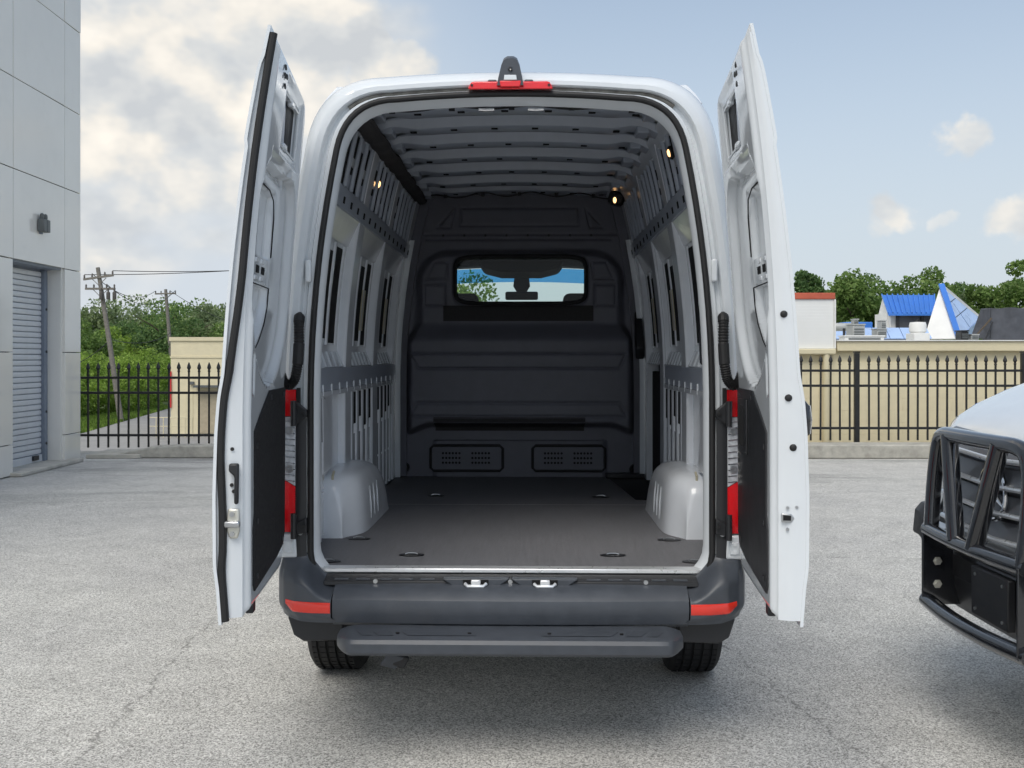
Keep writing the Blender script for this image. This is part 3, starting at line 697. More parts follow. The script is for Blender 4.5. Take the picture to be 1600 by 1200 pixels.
# ================================================================== the white cargo van
def tum(z): t = max(0, z-1.35); return .10*t*t
def half(hw, zt, rt, zb, rb, crown=.02):
    pts = [(hw*.33*i, zb) for i in range(3)]
    x0 = hw-rb
    pts[2] = (x0*.8, zb); pts[1] = (x0*.4, zb)
    for i in range(7):
        a = -math.pi/2+math.pi/2*i/6; pts.append((x0+rb*math.cos(a), zb+rb+rb*math.sin(a)))
    z0, z1 = zb+rb, zt-rt
    for i in range(1, 16): z = z0+(z1-z0)*i/15; pts.append((hw-tum(z), z))
    p0 = Vector((hw-tum(z1), z1)); p2 = Vector((hw-tum(zt)-rt, zt)); c = Vector((hw-tum(zt)*.97, zt))
    for i in range(1, 11):
        t = i/10; p = p0*(1-t)**2+c*2*t*(1-t)+p2*t*t; pts.append((p.x, p.y))
    for i in range(1, 9):
        f = 1-i/8; pts.append((p2.x*f, zt+crown*(1-f*f)))
    return pts
def ring(y, hw, zt, rt, zb, rb, crown=.02):
    h = half(hw, zt, rt, zb, rb, crown)
    return [(x, y, z) for (x, z) in h]+[(-x, y, z) for (x, z) in h[-2:0:-1]]
NH = len(half(.9, 2.6, .2, .6, .1))          # points in one half
V = empty('cargo_van', (0.0025, 4.07, 0), -.0215)
tag(V, 'white high roof cargo van with both rear doors swung open', 'van')

def shell_sections():
    return [(.0, .897, 2.632, .24, .50, .1), (.012, .917, 2.648, .245, .49, .1), (.05, .938, 2.668, .25, .47, .1), (.12, .952, 2.69, .255, .45, .1), (.3, .962, 2.71, .26, .42, .08), (1.0, .965, 2.725, .26, .40, .08), (2.2, .965, 2.73, .26, .40, .08), (3.2, .965, 2.73, .26, .40, .08),
            (3.6, .965, 2.69, .27, .40, .08), (3.95, .962, 2.56, .27, .40, .08), (4.15, .96, 2.42, .26, .40, .08), (4.35, .958, 2.25, .25, .40, .08),
            (4.60, .956, 2.01, .23, .40, .08), (4.85, .953, 1.77, .2, .40, .08), (5.08, .95, 1.55, .16, .40, .08), (5.3, .94, 1.47, .15, .40, .08), (5.52, .91, 1.40, .14, .40, .08), (5.68, .84, 1.33, .13, .40, .08), (5.78, .72, 1.28, .12, .42, .08), (5.84, .58, 1.235, .1, .45, .08), (5.865, .42, 1.19, .08, .5, .08)]
def shell(parent, flip=False, yoff=0):
    sec = shell_sections()
    if flip:                                       # the parked van: blunter nose, rounder bonnet edges
        sec = sec[2:-6]+[(5.3, .955, 1.47, .22, .40, .08), (5.52, .95, 1.40, .28, .40, .08), (5.68, .93, 1.335, .30, .40, .08), (5.78, .88, 1.285, .30, .42, .08), (5.84, .78, 1.24, .28, .45, .08), (5.865, .62, 1.19, .25, .5, .08)]
    rings = [ring(yoff+s[0], *s[1:]) for s in sec]
    base = 2 if flip else 0
    i0 = [i for i, s in enumerate(sec) if s[0] == 4.35][0]; i1 = [i for i, s in enumerate(sec) if s[0] == 5.08][0]
    n = len(rings[0]); jt0, jt1 = NH-12, NH+9
    scr = lambda i, j: i0 <= i < i1 and jt0 <= j <= jt1
    b = MB().loft(rings, True, lambda i, j: not scr(i, j))
    b.add(rings[-1], [tuple(range(n))])
    if flip: b.add(rings[0], [tuple(range(n))])
    b.build('body_shell', 'white_paint', parent, recalc=False, angle=50)
    g_ = MB().loft(rings, True, scr).build('windscreen', 'windscreen_glass', parent, recalc=False)
    for sg in (-1, 1):        # cab side windows, dark glass just proud of the skin
        MB().prism([(3.75, 1.62), (4.55, 1.58), (4.75, 1.64), (4.15, 2.15), (3.75, 2.2)], lambda a, z: (sg*(.968-tum(z)), a+yoff, z), lambda a, z: (sg*(.945-tum(z)), a+yoff, z)).build('side_window', 'tinted_glass', parent)
    return g_, sec
ws, _ = shell(V)
# blue shade band along the top of the windscreen
sec = shell_sections(); a_, b_ = ring(4.352, .95, 2.252, .25, .40, .08), ring(4.46, .948, 2.145, .25, .40, .08)
sb = MB().loft([a_, b_], True, lambda i, j: NH-12 <= j <= NH+9).build('shade_band', 'blue_shade', ws, recalc=False); sb.location = (0, -.006, -.006)
# rear frame around the door opening
FR = [(.0, .897, 2.632, .24, .575, .14), (-.006, .886, 2.622, .235, .585, .14), (-.006, .862, 2.606, .228, .60, .14), (.0, .856, 2.601, .225, .605, .14), (.024, .850, 2.597, .222, .61, .14), (.024, .836, 2.589, .215, .615, .14), (.004, .828, 2.584, .21, .62, .135), (.002, .805, 2.573, .203, .63, .13),
      (.028, .786, 2.56, .195, .65, .13), (.05, .776, 2.548, .19, .66, .12), (.075, .774, 2.538, .19, .665, .12), (.09, .785, 2.54, .19, .665, .12), (.12, .84, 2.575, .21, .66, .12), (.15, .90, 2.60, .22, .655, .12)]
MB().loft([ring(*f) for f in FR]).build('rear_frame', 'white_paint', V, recalc=False, angle=28)
# door seal
r0 = ring(-.006, .797, 2.568, .2, .637, .13)
sl_ = MB().tube([r0[i] for i in range(len(r0))], .0125, 10, closed=True).build('door_seal', 'rubber', V)
# dirt line gasket in the gutter at the top
gk = half(.843, 2.593, .219, .61, .14)
gpts = [(x, .016, z) for (x, z) in gk[-14:]]+[(-x, .016, z) for (x, z) in gk[-2:-15:-1]]
mat('gutter_dirt', (.16, .155, .14), .9, var=.4, vscale=25)
MB().tube(gpts, .008, 6).build('gutter_seam', 'gutter_dirt', V)
# load floor
FZ = .694
fl = MB()
fl.box(-.90, .90, .066, 1.80, FZ-.03, FZ); fl.build('load_floor', 'load_floor', V, bevel=.002)
MB().prism([(-.87, 1.808), (.87, 1.808), (.87, 1.98), (.70, 2.02), (.62, 3.1), (.62, 3.25), (-.87, 3.25)], lambda a, b: (a, b, FZ-.03), lambda a, b: (a, b, FZ-.001)).build('load_floor', 'load_floor', V, bevel=.002)
MB().box(-.86, .86, 1.8, 1.808, FZ-.03, FZ-.0005).build('floor_seam', 'steel', V)
# step well beside the sliding door
MB().prism([(.63, 3.1), (.71, 2.03), (.87, 1.99), (.95, 1.99), (.95, 3.1)], lambda a, b: (a, b, .40), lambda a, b: (a, b, .42)).build('step_well', 'black_plastic', V)
MB().box(.62, .96, 3.10, 3.14, .40, FZ+.02).build('step_riser', 'black_plastic', V); MB().add([(.63, 3.1, .4), (.71, 2.03, .4), (.71, 2.03, FZ-.03), (.63, 3.1, FZ-.03)], [(0, 1, 2, 3)]).build('step_riser', 'black_plastic', V)
MB().box(.60, .90, 3.04, 3.12, FZ+.001, FZ+.035).build('step_edge', 'black_plastic', V, bevel=.006)
# tie downs in the floor
for (x, y) in ((-.72, .68), (.72, .68), (-.43, .30), (.43, .31), (-.50, 2.15), (.50, 2.12), (-.76, .16), (.76, .18)):
    t_ = MB().lathe([(.0, .0005), (.055, .0005), (.062, .004), (.0, .004)], (0, 0, 0), 'z', 20).build('tie_down', 'black_plastic', V); t_.location = (x, y, FZ); t_.scale = (.9, .5, 1)
    MB().tube([(-.03, 0, .006), (-.015, .004, .010), (.015, .004, .010), (.03, 0, .006)], .002, 6).build('lashing_ring', 'steel', t_)
# bright edge strip and sill
MB().box(-.772, .772, .005, .066, FZ-.012, FZ+.006).build('edge_strip', 'aluminium', V, bevel=.004)
sil = MB().prism([(.004, FZ-.014), (-.004, FZ-.016), (-.02, FZ-.026), (-.055, FZ-.032), (-.058, FZ-.05), (.01, FZ-.06)], lambda a, b: (-.735, a, b), lambda a, b: (.735, a, b)).build('sill_cover', 'black_plastic', V, bevel=.003)
for sg in (-1, 1):
    for k in range(5):
        MB().box(sg*(.30+k*.085), sg*(.30+k*.085+.055), -.045, -.012, FZ-.030, FZ-.0265).build('tread_strip', 'bumper_plastic', sil)
    x = sg*.135
    sp_ = MB().prism([(-.13, 0), (-.08, -.035), (.08, -.035), (.13, 0)], lambda a, b: (x+a, -.068, FZ-.02+b), lambda a, b: (x+a, -.02, FZ-.02+b)).build('striker_pocket', 'bumper_plastic', V, bevel=.004)
    MB().box(x-.05, x+.05, -.0715, -.066, FZ-.046, FZ-.022).build('pocket_opening', 'dark_void', sp_)
    st = MB().tube([(x-.042, -.075, FZ-.036), (x-.03, -.085, FZ-.044), (x+.03, -.085, FZ-.044), (x+.042, -.075, FZ-.036)], .007, 8).build('striker', 'aluminium', sp_)
    MB().box(x-.018, x+.02, -.086, -.072, FZ-.038, FZ-.02).build('striker_block', 'aluminium', sp_, bevel=.004)

# rear bumper
prof = [(.02, .655), (-.03, .662), (-.075, .650), (-.115, .632), (-.142, .605), (-.148, .58), (-.146, .55), (-.135, .515), (-.11, .50), (.0, .498)]
bm_ = MB().loft([[(x, a+.02*(x/.69)**2, b) for (a, b) in prof] for x in lin(-.688, .688, 21)], False).build('bumper', 'bumper_plastic', V, recalc=False, angle=25)
for x in (-.53, 0.0, .53):
    MB().box(x-.02, x+.02, -.052, -.030, .650, .668).build('clip_pad', 'black_plastic', bm_, bevel=.002)
    MB().lathe([(.009, 0), (.009, .006), (.005, .010), (0, .010)], (x, -.060, .662), 'y', 10).build('bolt', 'steel', bm_)
def corner_pt(sg, a, v, out=0.0):
    path = [(.692, -.132), (.77, -.128), (.84, -.11), (.888, -.07), (.922, -.01), (.945, .08), (.958, .2), (.965, .42)]
    f = a*(len(path)-1); i = min(int(f), len(path)-2); f -= i
    x = path[i][0]*(1-f)+path[i+1][0]*f; y = path[i][1]*(1-f)+path[i+1][1]*f
    zt = .662+.112*sst(.70, .835, x); zb = .512+.012*sst(.8, .95, x)
    z = zb+(zt-zb)*v
    bul = 1-sst(.55, 1.0, v)*1.0; low = sst(0, .18, v)
    y2 = y*bul*(.86+.14*low)+(-.008)*(1-bul) if y < 0 else y
    xo = x-(1-low)*.02-(.018 if x > .9 else 0)*(1-bul)
    nx = sst(.80, .95, x); 
    return (sg*(xo+out*nx), y2-out*(1-nx), z)
for sg in (-1, 1):
    c_ = MB(); c_.grid(lambda a, v: corner_pt(sg, a, v), lin(0, 1, 40), lin(0, 1, 26))
    ring_pts = [corner_pt(sg, a, 0) for a in lin(0, 1, 40)]
    c_.add(ring_pts+[(p[0]*.9, p[1]+.12, p[2]) for p in ring_pts], [(i, i+1, 41+i, 40+i) for i in range(39)])
    cb = c_.build('bumper_corner', 'bumper_plastic', V, recalc=False, angle=50)
    rf = MB()
    def rp(a, v, o_): 
        v0 = .31+.10*a*0; v1 = .545
        
        x_ = abs(corner_pt(sg, a, .4)[0]); zt = .662+.112*sst(.70, .835, x_); zb = .512+.012*sst(.8, .95, x_)
        z0, z1 = .553+.026*sst(.30, .42, a), .594+.004*a
        return corner_pt(sg, a, (z0+(z1-z0)*v-zb)/(zt-zb), o_)
    rf.grid(lambda a, v: rp(a, v, .004 if 0 < v < 1 else .001), lin(.004, .40, 20), [0, .12, .5, .88, 1])
    rf.build('reflector', 'red_reflector', cb, recalc=False)
    # dark inner sweep from the bumper up to the hinge pillar
    sw = MB()
    rr = half(.812, 2.58, .2, .628, .132)
    inner = rr[2:15]
    def swp(i, t):
        x, z = inner[i]; ox, oz = x+.045+.012*(i/12), z-.01
        return (sg*(x*(1-t)+ox*t), -.012-.006*math.sin(t*3.14)-.012*t*(1-i/12), z*(1-t)+oz*t)
    sw.grid(lambda i, t: swp(int(i), t), list(range(13)), [0, .33, .66, 1]); sw.build('pillar_trim', 'black_plastic', V, recalc=False)
    MB().lathe([(.010, 0), (.010, .008), (0, .010)], (sg*.80, -.032, .682), 'y', 10).build('bolt', 'steel', cb)
    MB().lathe([(.009, 0), (.009, .008), (0, .010)], (sg*.833, -.030, .845), 'y', 10).build('bolt', 'steel', V)
    # inner valance and mud guard behind the bumper
    MB().prism([(.66, .50), (.885, .515), (.86, .44), (.82, .415), (.66, .42)], lambda a, b: (sg*a, -.03, b), lambda a, b: (sg*a, .10, b)).build('valance', 'black_plastic', V, bevel=.008)
# step
stp = [(-.12, .508), (-.262, .502), (-.284, .494), (-.292, .480), (-.290, .446), (-.278, .434), (-.12, .430)]
def stepring(x):
    k = 1-sst(.585, .655, abs(x))
    return [(x, -.12+(a+.12)*(.45+.55*math.sqrt(max(0, k))), .465+(b-.465)*(.6+.4*math.sqrt(max(0, k)))) for (a, b) in stp]
xs = lin(-.655, -.585, 9)+lin(-.55, .55, 14)+lin(.585, .655, 9)
s_ = MB().loft([stepring(x) for x in xs], False); s_.add(stepring(-.655), [tuple(range(7))]); s_.add(stepring(.655), [tuple(range(7))])
sp0 = s_.build('rear_step', 'bumper_plastic', V, recalc=True, angle=30)
for sg in (-1, 1):
    for (x0, x1) in ((.12, .38), (.43, .49), (.51, .55)):
        MB().add([(sg*x0, -.255, .5045), (sg*x1, -.255, .5045), (sg*(x1+.03), -.20, .5065), (sg*(x0+.03), -.20, .5065)], [(0, 1, 2, 3)]).build('tread_pad', 'bumper_plastic', sp0)
    for x in (.15, .42): MB().lathe([(.007, 0), (.007, .004), (0, .004)], (sg*x, -.23, .5045), 'z', 8).build('bolt', 'dark_void', sp0)
    MB().box(sg*.35-.03, sg*.35+.03, -.12, .5, .44, .49).build('step_arm', 'black_plastic', V)
# underside
MB().box(-.80, .80, .0, 5.3, .455, .49).build('underside', 'black_plastic', V)
MB().tube([(-.75, 1.0, .36), (.75, 1.0, .36)], [.05, .05], 10).build('rear_axle', 'black_plastic', V)
MB().lathe([(.05, -.12), (.13, -.05), (.13, .05), (.05, .12)], (.0, 1.0, .37), 'x', 16).build('differential', 'black_plastic', V)
MB().tube([(.35, .9, .42), (.35, 2.4, .40)], .09, 12).build('silencer', 'steel', V)
# trailer socket
tk = MB().obox((-.435, -.10, .372), (.07, .05, .055), (.2, .5, .5)).build('trailer_socket', 'black_plastic', V, bevel=.01)
MB().obox((-.455, -.135, .372), (.075, .008, .06), (.5, .4, .7)).build('socket_lid', 'bumper_plastic', tk, bevel=.003)
MB().obox((-.415, -.115, .399), (.045, .01, .02), (.2, .3, .5)).build('socket_bracket', 'bumper_plastic', tk, bevel=.003)
MB().bar((-.43, -.08, .385), (-.43, .05, .47), .03, .008).build('socket_arm', 'black_plastic', tk)
# wheels
def wheel(x0, y, parent, wid=.245, rr=.362, outer=1):
    w_ = MB(); h = wid/2
    pr = [(.21, -h*.80), (.26, -h*.98), (.31, -h*1.0), (.335, -h*.97), (rr-.008, -h*.86), (rr, -h*.76)]
    for gx in (-.52, -.18, .18, .52):
        pr += [(rr+.001, h*(gx-.06)), (rr-.010, h*(gx-.04)), (rr-.010, h*(gx+.04)), (rr+.001, h*(gx+.06))]
    pr += [(rr, h*.76), (rr-.008, h*.86), (.335, h*.97), (.31, h), (.26, h*.98), (.21, h*.80)]
    w_.lathe(pr, (x0, y, rr), 'x', 64)
    t = w_.build('wheel', 'tyre_rubber', parent, angle=25)
    gr = MB()
    for k in range(60):
        a = 2*math.pi*k/60
        for (u0, u1) in ((-.74, -.58), (-.46, -.24), (-.12, .12), (.24, .46), (.58, .74)):
            c = Vector((x0+h*(u0+u1)/2, y+math.cos(a)*(rr+.0005), rr+math.sin(a)*(rr+.0005)))
            gr.obox(c, (h*(u1-u0), .005, .0035), (a+math.pi/2, 0, 0))
    gr.build('tread_sipes', 'dark_void', t)['kind'] = 'stuff'
    MB().lathe([(.0, -.02), (.09, -.02), (.12, .02), (.18, .0), (.205, -.05), (.212, .10), (.212, -.10), (0, -.1)], (x0+outer*.04, y, rr), 'x', 28).build('rim', 'steel', t)
for sg in (-1, 1):
    wheel(sg*.855, 1.03, V, outer=sg); wheel(sg*.82, 4.72, V, outer=sg)
    MB().tube([(sg*.966, 1.03+.43*math.cos(a), .37+.43*math.sin(a)) for a in lin(.05, math.pi-.05, 18)], .018, 8).build('wheel_arch_trim', 'black_plastic', V)
    MB().tube([(sg*.960, 4.72+.43*math.cos(a), .37+.43*math.sin(a)) for a in lin(.05, math.pi-.05, 18)], .018, 8).build('wheel_arch_trim', 'black_plastic', V)
    # mud flap
    MB().box(sg*.70, sg*.93, .56, .575, .30, .48).build('mud_flap', 'rubber', V)

# tail lamps
for sg in (-1, 1):
    def lampgrid(z0, z1, skew0=0, skew1=0):
        cs = [(.852, -.010), (.858, -.022), (.90, -.020), (.930, -.004), (.952, .04), (.962, .12), (.966, .24)]
        return lambda u, v: (sg*cs[u][0], cs[u][1], (z0+skew0*(cs[u][0]-.85)/.1)*(1-v)+(z1+skew1*(cs[u][0]-.85)/.1)*v)
    L = MB().grid(lampgrid(.845, 1.415), range(7), [0, 1]); 
    L.v = [(x*.992, y+.008, z) for (x, y, z) in L.v]
    lp = L.build('tail_lamp', 'black_plastic', V, recalc=False)
    MB().grid(lampgrid(.848, 1.025, 0, .06), range(7), lin(0, 1, 6)).build('red_lens', 'red_lens', lp, recalc=False)
    MB().grid(lampgrid(1.028, 1.305, .06, 0), range(7), lin(0, 1, 8)).build('clear_lens', 'clear_lens', lp, recalc=False)
    MB().grid(lampgrid(1.308, 1.413), range(7), lin(0, 1, 4)).build('red_lens', 'red_lens', lp, recalc=False)
    for z in (1.10, 1.25): MB().lathe([(.010, 0), (.016, -.003), (.010, -.004), (0, -.002)], (sg*.878, -.021, z), 'y', 16).build('bulb_ring', 'steel', lp)
    for k in range(11): MB().tube([(sg*.857, -.0235, 1.05+k*.0235), (sg*.90, -.0215, 1.05+k*.0235+.004)], .0022, 5).build('lens_fin', 'chrome', lp)
    # pillar base below the lamp with a pressed pad
    pb = MB().prism([(.846, .745), (.965, .745), (.965, .842), (.852, .842)], lambda a, b: (sg*a, -.024, b), lambda a, b: (sg*a, .05, b)).build('pillar_base', 'white_paint', V, bevel=.01)
    MB().box(sg*.862, sg*.90, -.030, -.022, .765, .815).build('pressed_pad', 'white_paint', pb, bevel=.008)
    for z in (.775, .805): MB().lathe([(.008, 0), (.008, -.004), (0, -.005)], (sg*.881, -.030, z), 'y', 10).build('rivet', 'white_paint', pb)
    # lamp edge gasket and hinges
    MB().box(sg*.838, sg*.851, -.016, .0, .84, 1.42).build('lamp_gasket', 'rubber', V)
    for (z0, tilt) in ((1.32, 1), (.875, -1)):
        hg = MB().prism([(.806, -.012), (.808, .012), (.848, .045), (.848, -.045)] if tilt > 0 else [(.806, -.03), (.808, .03), (.848, .012), (.848, -.035)], lambda a, b: (sg*a, -.035, z0+b), lambda a, b: (sg*a, -.006, z0+b)).build('hinge', 'black_plastic', V, bevel=.004)
        MB().lathe([(.008, 0), (.008, -.008), (0, -.009)], (sg*.818, -.036, z0), 'y', 10).build('hinge_bolt', 'rubber', hg)
        MB().tube([(sg*.856, -.045, z0-.05), (sg*.856, -.045, z0+.05)], .012, 10).build('hinge_pin', 'black_plastic', hg)
    # pressed rectangles in the pillar and the catch plate
    MB().box(sg*.812, sg*.832, -.006, .0035, .93, 1.24).build('pillar_press', 'white_paint', V, bevel=.003)
    cp = MB().box(sg*.822, sg*.845, -.018, .004, 1.84, 1.93).build('catch_plate', 'white_paint', V, bevel=.006); cp.location.x = -sg*tum(1.88)
    # corrugated loom
    pa = [(sg*.835, -.03, 1.715), (sg*.832, -.06, 1.68), (sg*.829, -.07, 1.60), (sg*.832, -.075, 1.52), (sg*.842, -.08, 1.455), (sg*.862, -.085, 1.43), (sg*.885, -.09, 1.445), (sg*.90, -.09, 1.49)]
    sm = []
    for i in range(len(pa)-1):
        for k in range(7): sm.append(Vector(pa[i]).lerp(Vector(pa[i+1]), k/7))
    for _ in range(3): sm = [sm[0]]+[(sm[i-1]+sm[i]*2+sm[i+1])/4 for i in range(1, len(sm)-1)]+[sm[-1]]
    fine = []
    for i in range(len(sm)-1):
        fine += [sm[i], sm[i].lerp(sm[i+1], .5)]
    rad = []
    for i in range(len(fine)):
        f = i/len(fine)
        rad.append(.010+.012*sst(0, .06, f) if f < .14 else (.0215 if (.30 < f < .45) else (.0215 if i % 2 else .0175)))
    MB().tube(fine, rad, 12).build('wiring_loom', 'rubber', V, angle=20)

# ------------------------------------------------------------------ rear doors
def door(sg, H, T, thick, seal):
    H = Vector(H); T = Vector(T); U = (T-H); Wd = U.length; U.normalize()
    Nn = Vector((sg*abs(U.y), -0.0)) ; Nn = Vector((-U.y, U.x)); 
    if Nn.x*sg < 0: Nn = -Nn                    # outward, towards the outer skin
    dt = lambda z: .055*max(0, z-1.35)+.018*max(0, z-1.35)**2
    zb, zt = .722, 2.552
    def zbot(u): return zb-.012*u/Wd+.06*sst(.12, .0, u)
    def ztop(u): return zt+.02*(u/Wd)-.10*sst(.10, 0.0, u)**2
    def P(u, w_, z): 
        q = H+U*u+Nn*w_; t_ = max(0, z-1.35); f_ = min(1, max(0, u/Wd)); return (q.x-sg*(dt(z)*(1-f_)+(.01*t_+.06*t_*t_)*f_), q.y, z)
    def outer(z): return thick-.105+float(np.interp(z, [.6, .7, .85, 1.1, 1.30, 1.5, 1.87, 2.2, 2.58, 2.7], [.088, .092, .103, .105, .099, .085, .074, .062, .042, .036]))
    # inner panel relief: depth w>0 goes towards the outer skin
    def shield(u, z, grow=0):
        uc = Wd*.53; hwid = Wd*.445+grow
        top, bot = 2.19+grow, 1.455-grow
        if z > top or z < bot: return -1
        f = 1.0
        if z < 1.75: f = math.sqrt(max(0, 1-((1.75-z)/(1.75-bot))**2))
        if z > 2.05: f = min(f, math.sqrt(max(0, 1-((z-2.05)/(top-2.05))**2))*.35+.65)
        return hwid*f-abs(u-uc)
    def relief(u, z):
        d_ = 0.0
        d_ += .030*sst(0, .05, shield(u, z, .01))
        inn = min(u-Wd*.45, Wd*.945-u, 2.13-z, z-1.52)
        if z < 1.78: inn = min(inn, u-Wd*.45-Wd*.46*((1.78-z)/.26)**2, Wd*.945-u-Wd*.08*((1.78-z)/.26)**2)
        if not (1.795 < z < 1.895): d_ += .028*sst(0, .025, inn)
        else: d_ += .006*sst(0, .025, inn)
        # upper window opening
        win = min(u-Wd*.14, Wd*.62-u, 2.485-z, z-2.285)
        d_ += .014*sst(-.045, -.015, win)
        d_ += .022*sst(0, .008, win)
        # small upper pocket
        pk_ = min(u-Wd*.30, Wd*.85-u, 2.245-z, z-2.16); d_ += .012*sst(0, .03, pk_)
        # long bead below the shield near the free edge
        bd_ = min(u-Wd*.885, Wd*.935-u, 1.56-z, z-1.42); d_ += .010*sst(0, .012, bd_)
        # rounded rim
        rim = min(u, Wd-u, ztop(u)-z, z-zbot(u)); d_ += .022*(1-sst(0, .028, rim))
        # latch swelling
        return d_
    us = lin(0, Wd, 110)
    dm = MB()
    dm.grid(lambda u, t: P(u, relief(u, zbot(u)+(ztop(u)-zbot(u))*t), zbot(u)+(ztop(u)-zbot(u))*t), us, lin(0, 1, 190))
    # free edge face, top, bottom and hinge faces, then the outer skin with its overhanging flange
    zs = lin(0, 1, 40)
    def edge(u, k, t, grow=0):
        z = zbot(u)-grow+(ztop(u)+grow-zbot(u)+grow)*t
        step = .012*sst(1.40, 1.46, z)*0
        w0 = .022; w1 = outer(z)
        return P(u+(.0 if k < 1 else .0), w0+(w1-.012-w0)*k, z)
    def bulge(z): return .006*(sst(.80, .90, z)-sst(1.40, 1.50, z))+.007*(sst(2.22, 2.24, z)-sst(2.47, 2.50, z))
    dm.grid(lambda k, t: (lambda z: P(Wd+.012*sst(0, .5, k), .022+(outer(z)+bulge(z)-.008-.022)*k, z))(zbot(Wd)+(ztop(Wd)-zbot(Wd))*t), [0, .25, .5, .75, 1], zs)
    dm.grid(lambda k, t: edge(0, k, t), [0, 1], zs)
    dm.grid(lambda u, k: P(u, .022+(outer(ztop(u))-.034)*k, ztop(u)), us, [0, 1]); dm.grid(lambda u, k: P(u, .022+(outer(zbot(u))-.034)*k, zbot(u)), us, [0, 1])
    dr = dm.build('rear_door', 'white_paint', V, recalc=True, angle=40)
    sk = MB()
    def skin(u, t, w_):
        z = zbot(u)-.012-.006*sst(.3, 1, u/Wd)+(ztop(u)+.024*sst(.15, 1, u/Wd)+.004-zbot(u)+.012+.006*sst(.3, 1, u/Wd))*t
        uu = u+(.030 if seal else .014)*sst(.9, 1, u/Wd)
        return P(uu, outer(z)+w_+bulge(z)*1.0*sst(.0, .2, u/Wd), z)
    ul = lin(-.02, Wd, 24); tl = lin(0, 1, 80)
    sk.grid(lambda u, t: skin(u, t, 0), ul, tl); sk.grid(lambda u, t: skin(u, t, -.010), ul, tl)
    sk.grid(lambda k, t: skin(ul[-1], t, -.010*k), [0, 1], tl); sk.grid(lambda u, k: skin(u, 1, -.010*k), ul, [0, 1]); sk.grid(lambda u, k: skin(u, 0, -.010*k), ul, [0, 1])
    sk.build('outer_skin', 'white_paint', dr, recalc=True, angle=50)
    # trim panel
    ins = .006
    poly = [(Wd*.045, 1.40), (Wd*.045, 1.425), (Wd*.52, 1.425), (Wd*.90, 1.30), (Wd*.90, 1.03), (Wd*.93, .98), (Wd*.93, .80), (Wd*.90, .775), (Wd*.30, .80), (Wd*.10, .82), (Wd*.045, .87)]
    cpn = MB().prism(poly, lambda u, z: P(u, -ins, z), lambda u, z: P(u, .004, z)).build('trim_panel', 'carpet' if seal else 'black_plastic', dr, bevel=.003)
    for (u, z) in ((.12, 1.40), (.5, 1.40), (.86, 1.25), (.1, 1.15), (.86, 1.0), (.86, .82), (.15, .85)):
        n0 = P(Wd*u, -ins-.002, z); MB().obox(n0, (.004, .018, .018), (0, 0, 0)).build('panel_clip', 'black_plastic', cpn, bevel=.003)
    if not seal:
        hp = MB().prism([(Wd*.12, 1.39), (Wd*.40, 1.39), (Wd*.40, 1.19), (Wd*.12, 1.19)], lambda u, z: P(u, -ins-.008, z), lambda u, z: P(u, -ins, z)).build('pull_frame', 'black_plastic', cpn, bevel=.006)
        MB().prism([(Wd*.18, 1.365), (Wd*.33, 1.365), (Wd*.33, 1.215), (Wd*.18, 1.215)], lambda u, z: P(u, -ins-.010, z), lambda u, z: P(u, -ins-.006, z)).build('pull_pocket', 'dark_void', hp)
    # window opening filler: black and grey pads, the cavity's shade put into their colour
    wv = MB().prism([(Wd*.145, 2.29), (Wd*.33, 2.29), (Wd*.40, 2.48), (Wd*.145, 2.48)], lambda u, z: P(u, .032, z), lambda u, z: P(u, .040, z)).build('opening_shadow_pad', 'rubber', dr)
    MB().tube([P(u, .018, z) for (u, z) in ((Wd*.15, 2.295), (Wd*.15, 2.475), (Wd*.61, 2.475), (Wd*.61, 2.295))], .006, 6, closed=True).build('opening_edge', 'white_paint', dr)
    MB().prism([(Wd*.335, 2.29), (Wd*.61, 2.29), (Wd*.61, 2.48), (Wd*.405, 2.48)], lambda u, z: P(u, .033, z), lambda u, z: P(u, .038, z)).build('opening_back', 'shaded_white', dr)
    for u in (.45, .36): MB().obox(P(Wd*u, .02, 2.30 if u > .4 else 2.47), (.02, .05, .025)).build('clip_tab', 'white_paint', dr, bevel=.006)
    # slots in the cross bar, gap line round the inner opening
    for k in range(3):
        u0 = Wd*(.55+k*.13)
        MB().prism([(u0, 1.858-.012*k*0), (u0+Wd*.065, 1.858), (u0+Wd*.065, 1.832), (u0, 1.832)], lambda u, z: P(u, .0335, z), lambda u, z: P(u, .045, z)).build('slot', 'dark_void', dr)
        for zo in (1.875, 1.815): MB().prism([(u0+.02, zo+.008), (u0+Wd*.06+.02, zo+.008), (u0+Wd*.06+.02, zo-.008), (u0+.02, zo-.008)], lambda u, z: P(u, .0325, z), lambda u, z: P(u, .040, z)).build('pressed_pad', 'white_inner', dr, bevel=.003)
    gl_ = [(Wd*.93, 2.13), (Wd*.62, 2.125), (Wd*.50, 2.10), (Wd*.455, 2.04), (Wd*.452, 1.90)]
    MB().tube([P(u, .0285, z) for (u, z) in gl_], .0022, 6).build('gap_line', 'dark_void', dr)
    gl_ = [(Wd*.92, 1.792), (Wd*.455, 1.79), (Wd*.465, 1.72), (Wd*.52, 1.66), (Wd*.63, 1.60), (Wd*.82, 1.535)]
    MB().tube([P(u, .0285, z) for (u, z) in gl_], .0022, 6).build('gap_line', 'dark_void', dr)
    for (u, z) in ((.80, 2.515), (.79, 2.49), (.74, 2.495), (.76, 2.46)): MB().lathe([(.0, 0), (.010, 0), (.010, .003), (0, .003)], P(Wd*u, -.002, z), 'x', 10).build('plug', 'rubber', dr)
    # hinge side black strap
    for z in (1.33, .90): MB().obox(P(.02, .05, z), (.05, .07, .06)).build('hinge_strap', 'black_plastic', dr, bevel=.008)
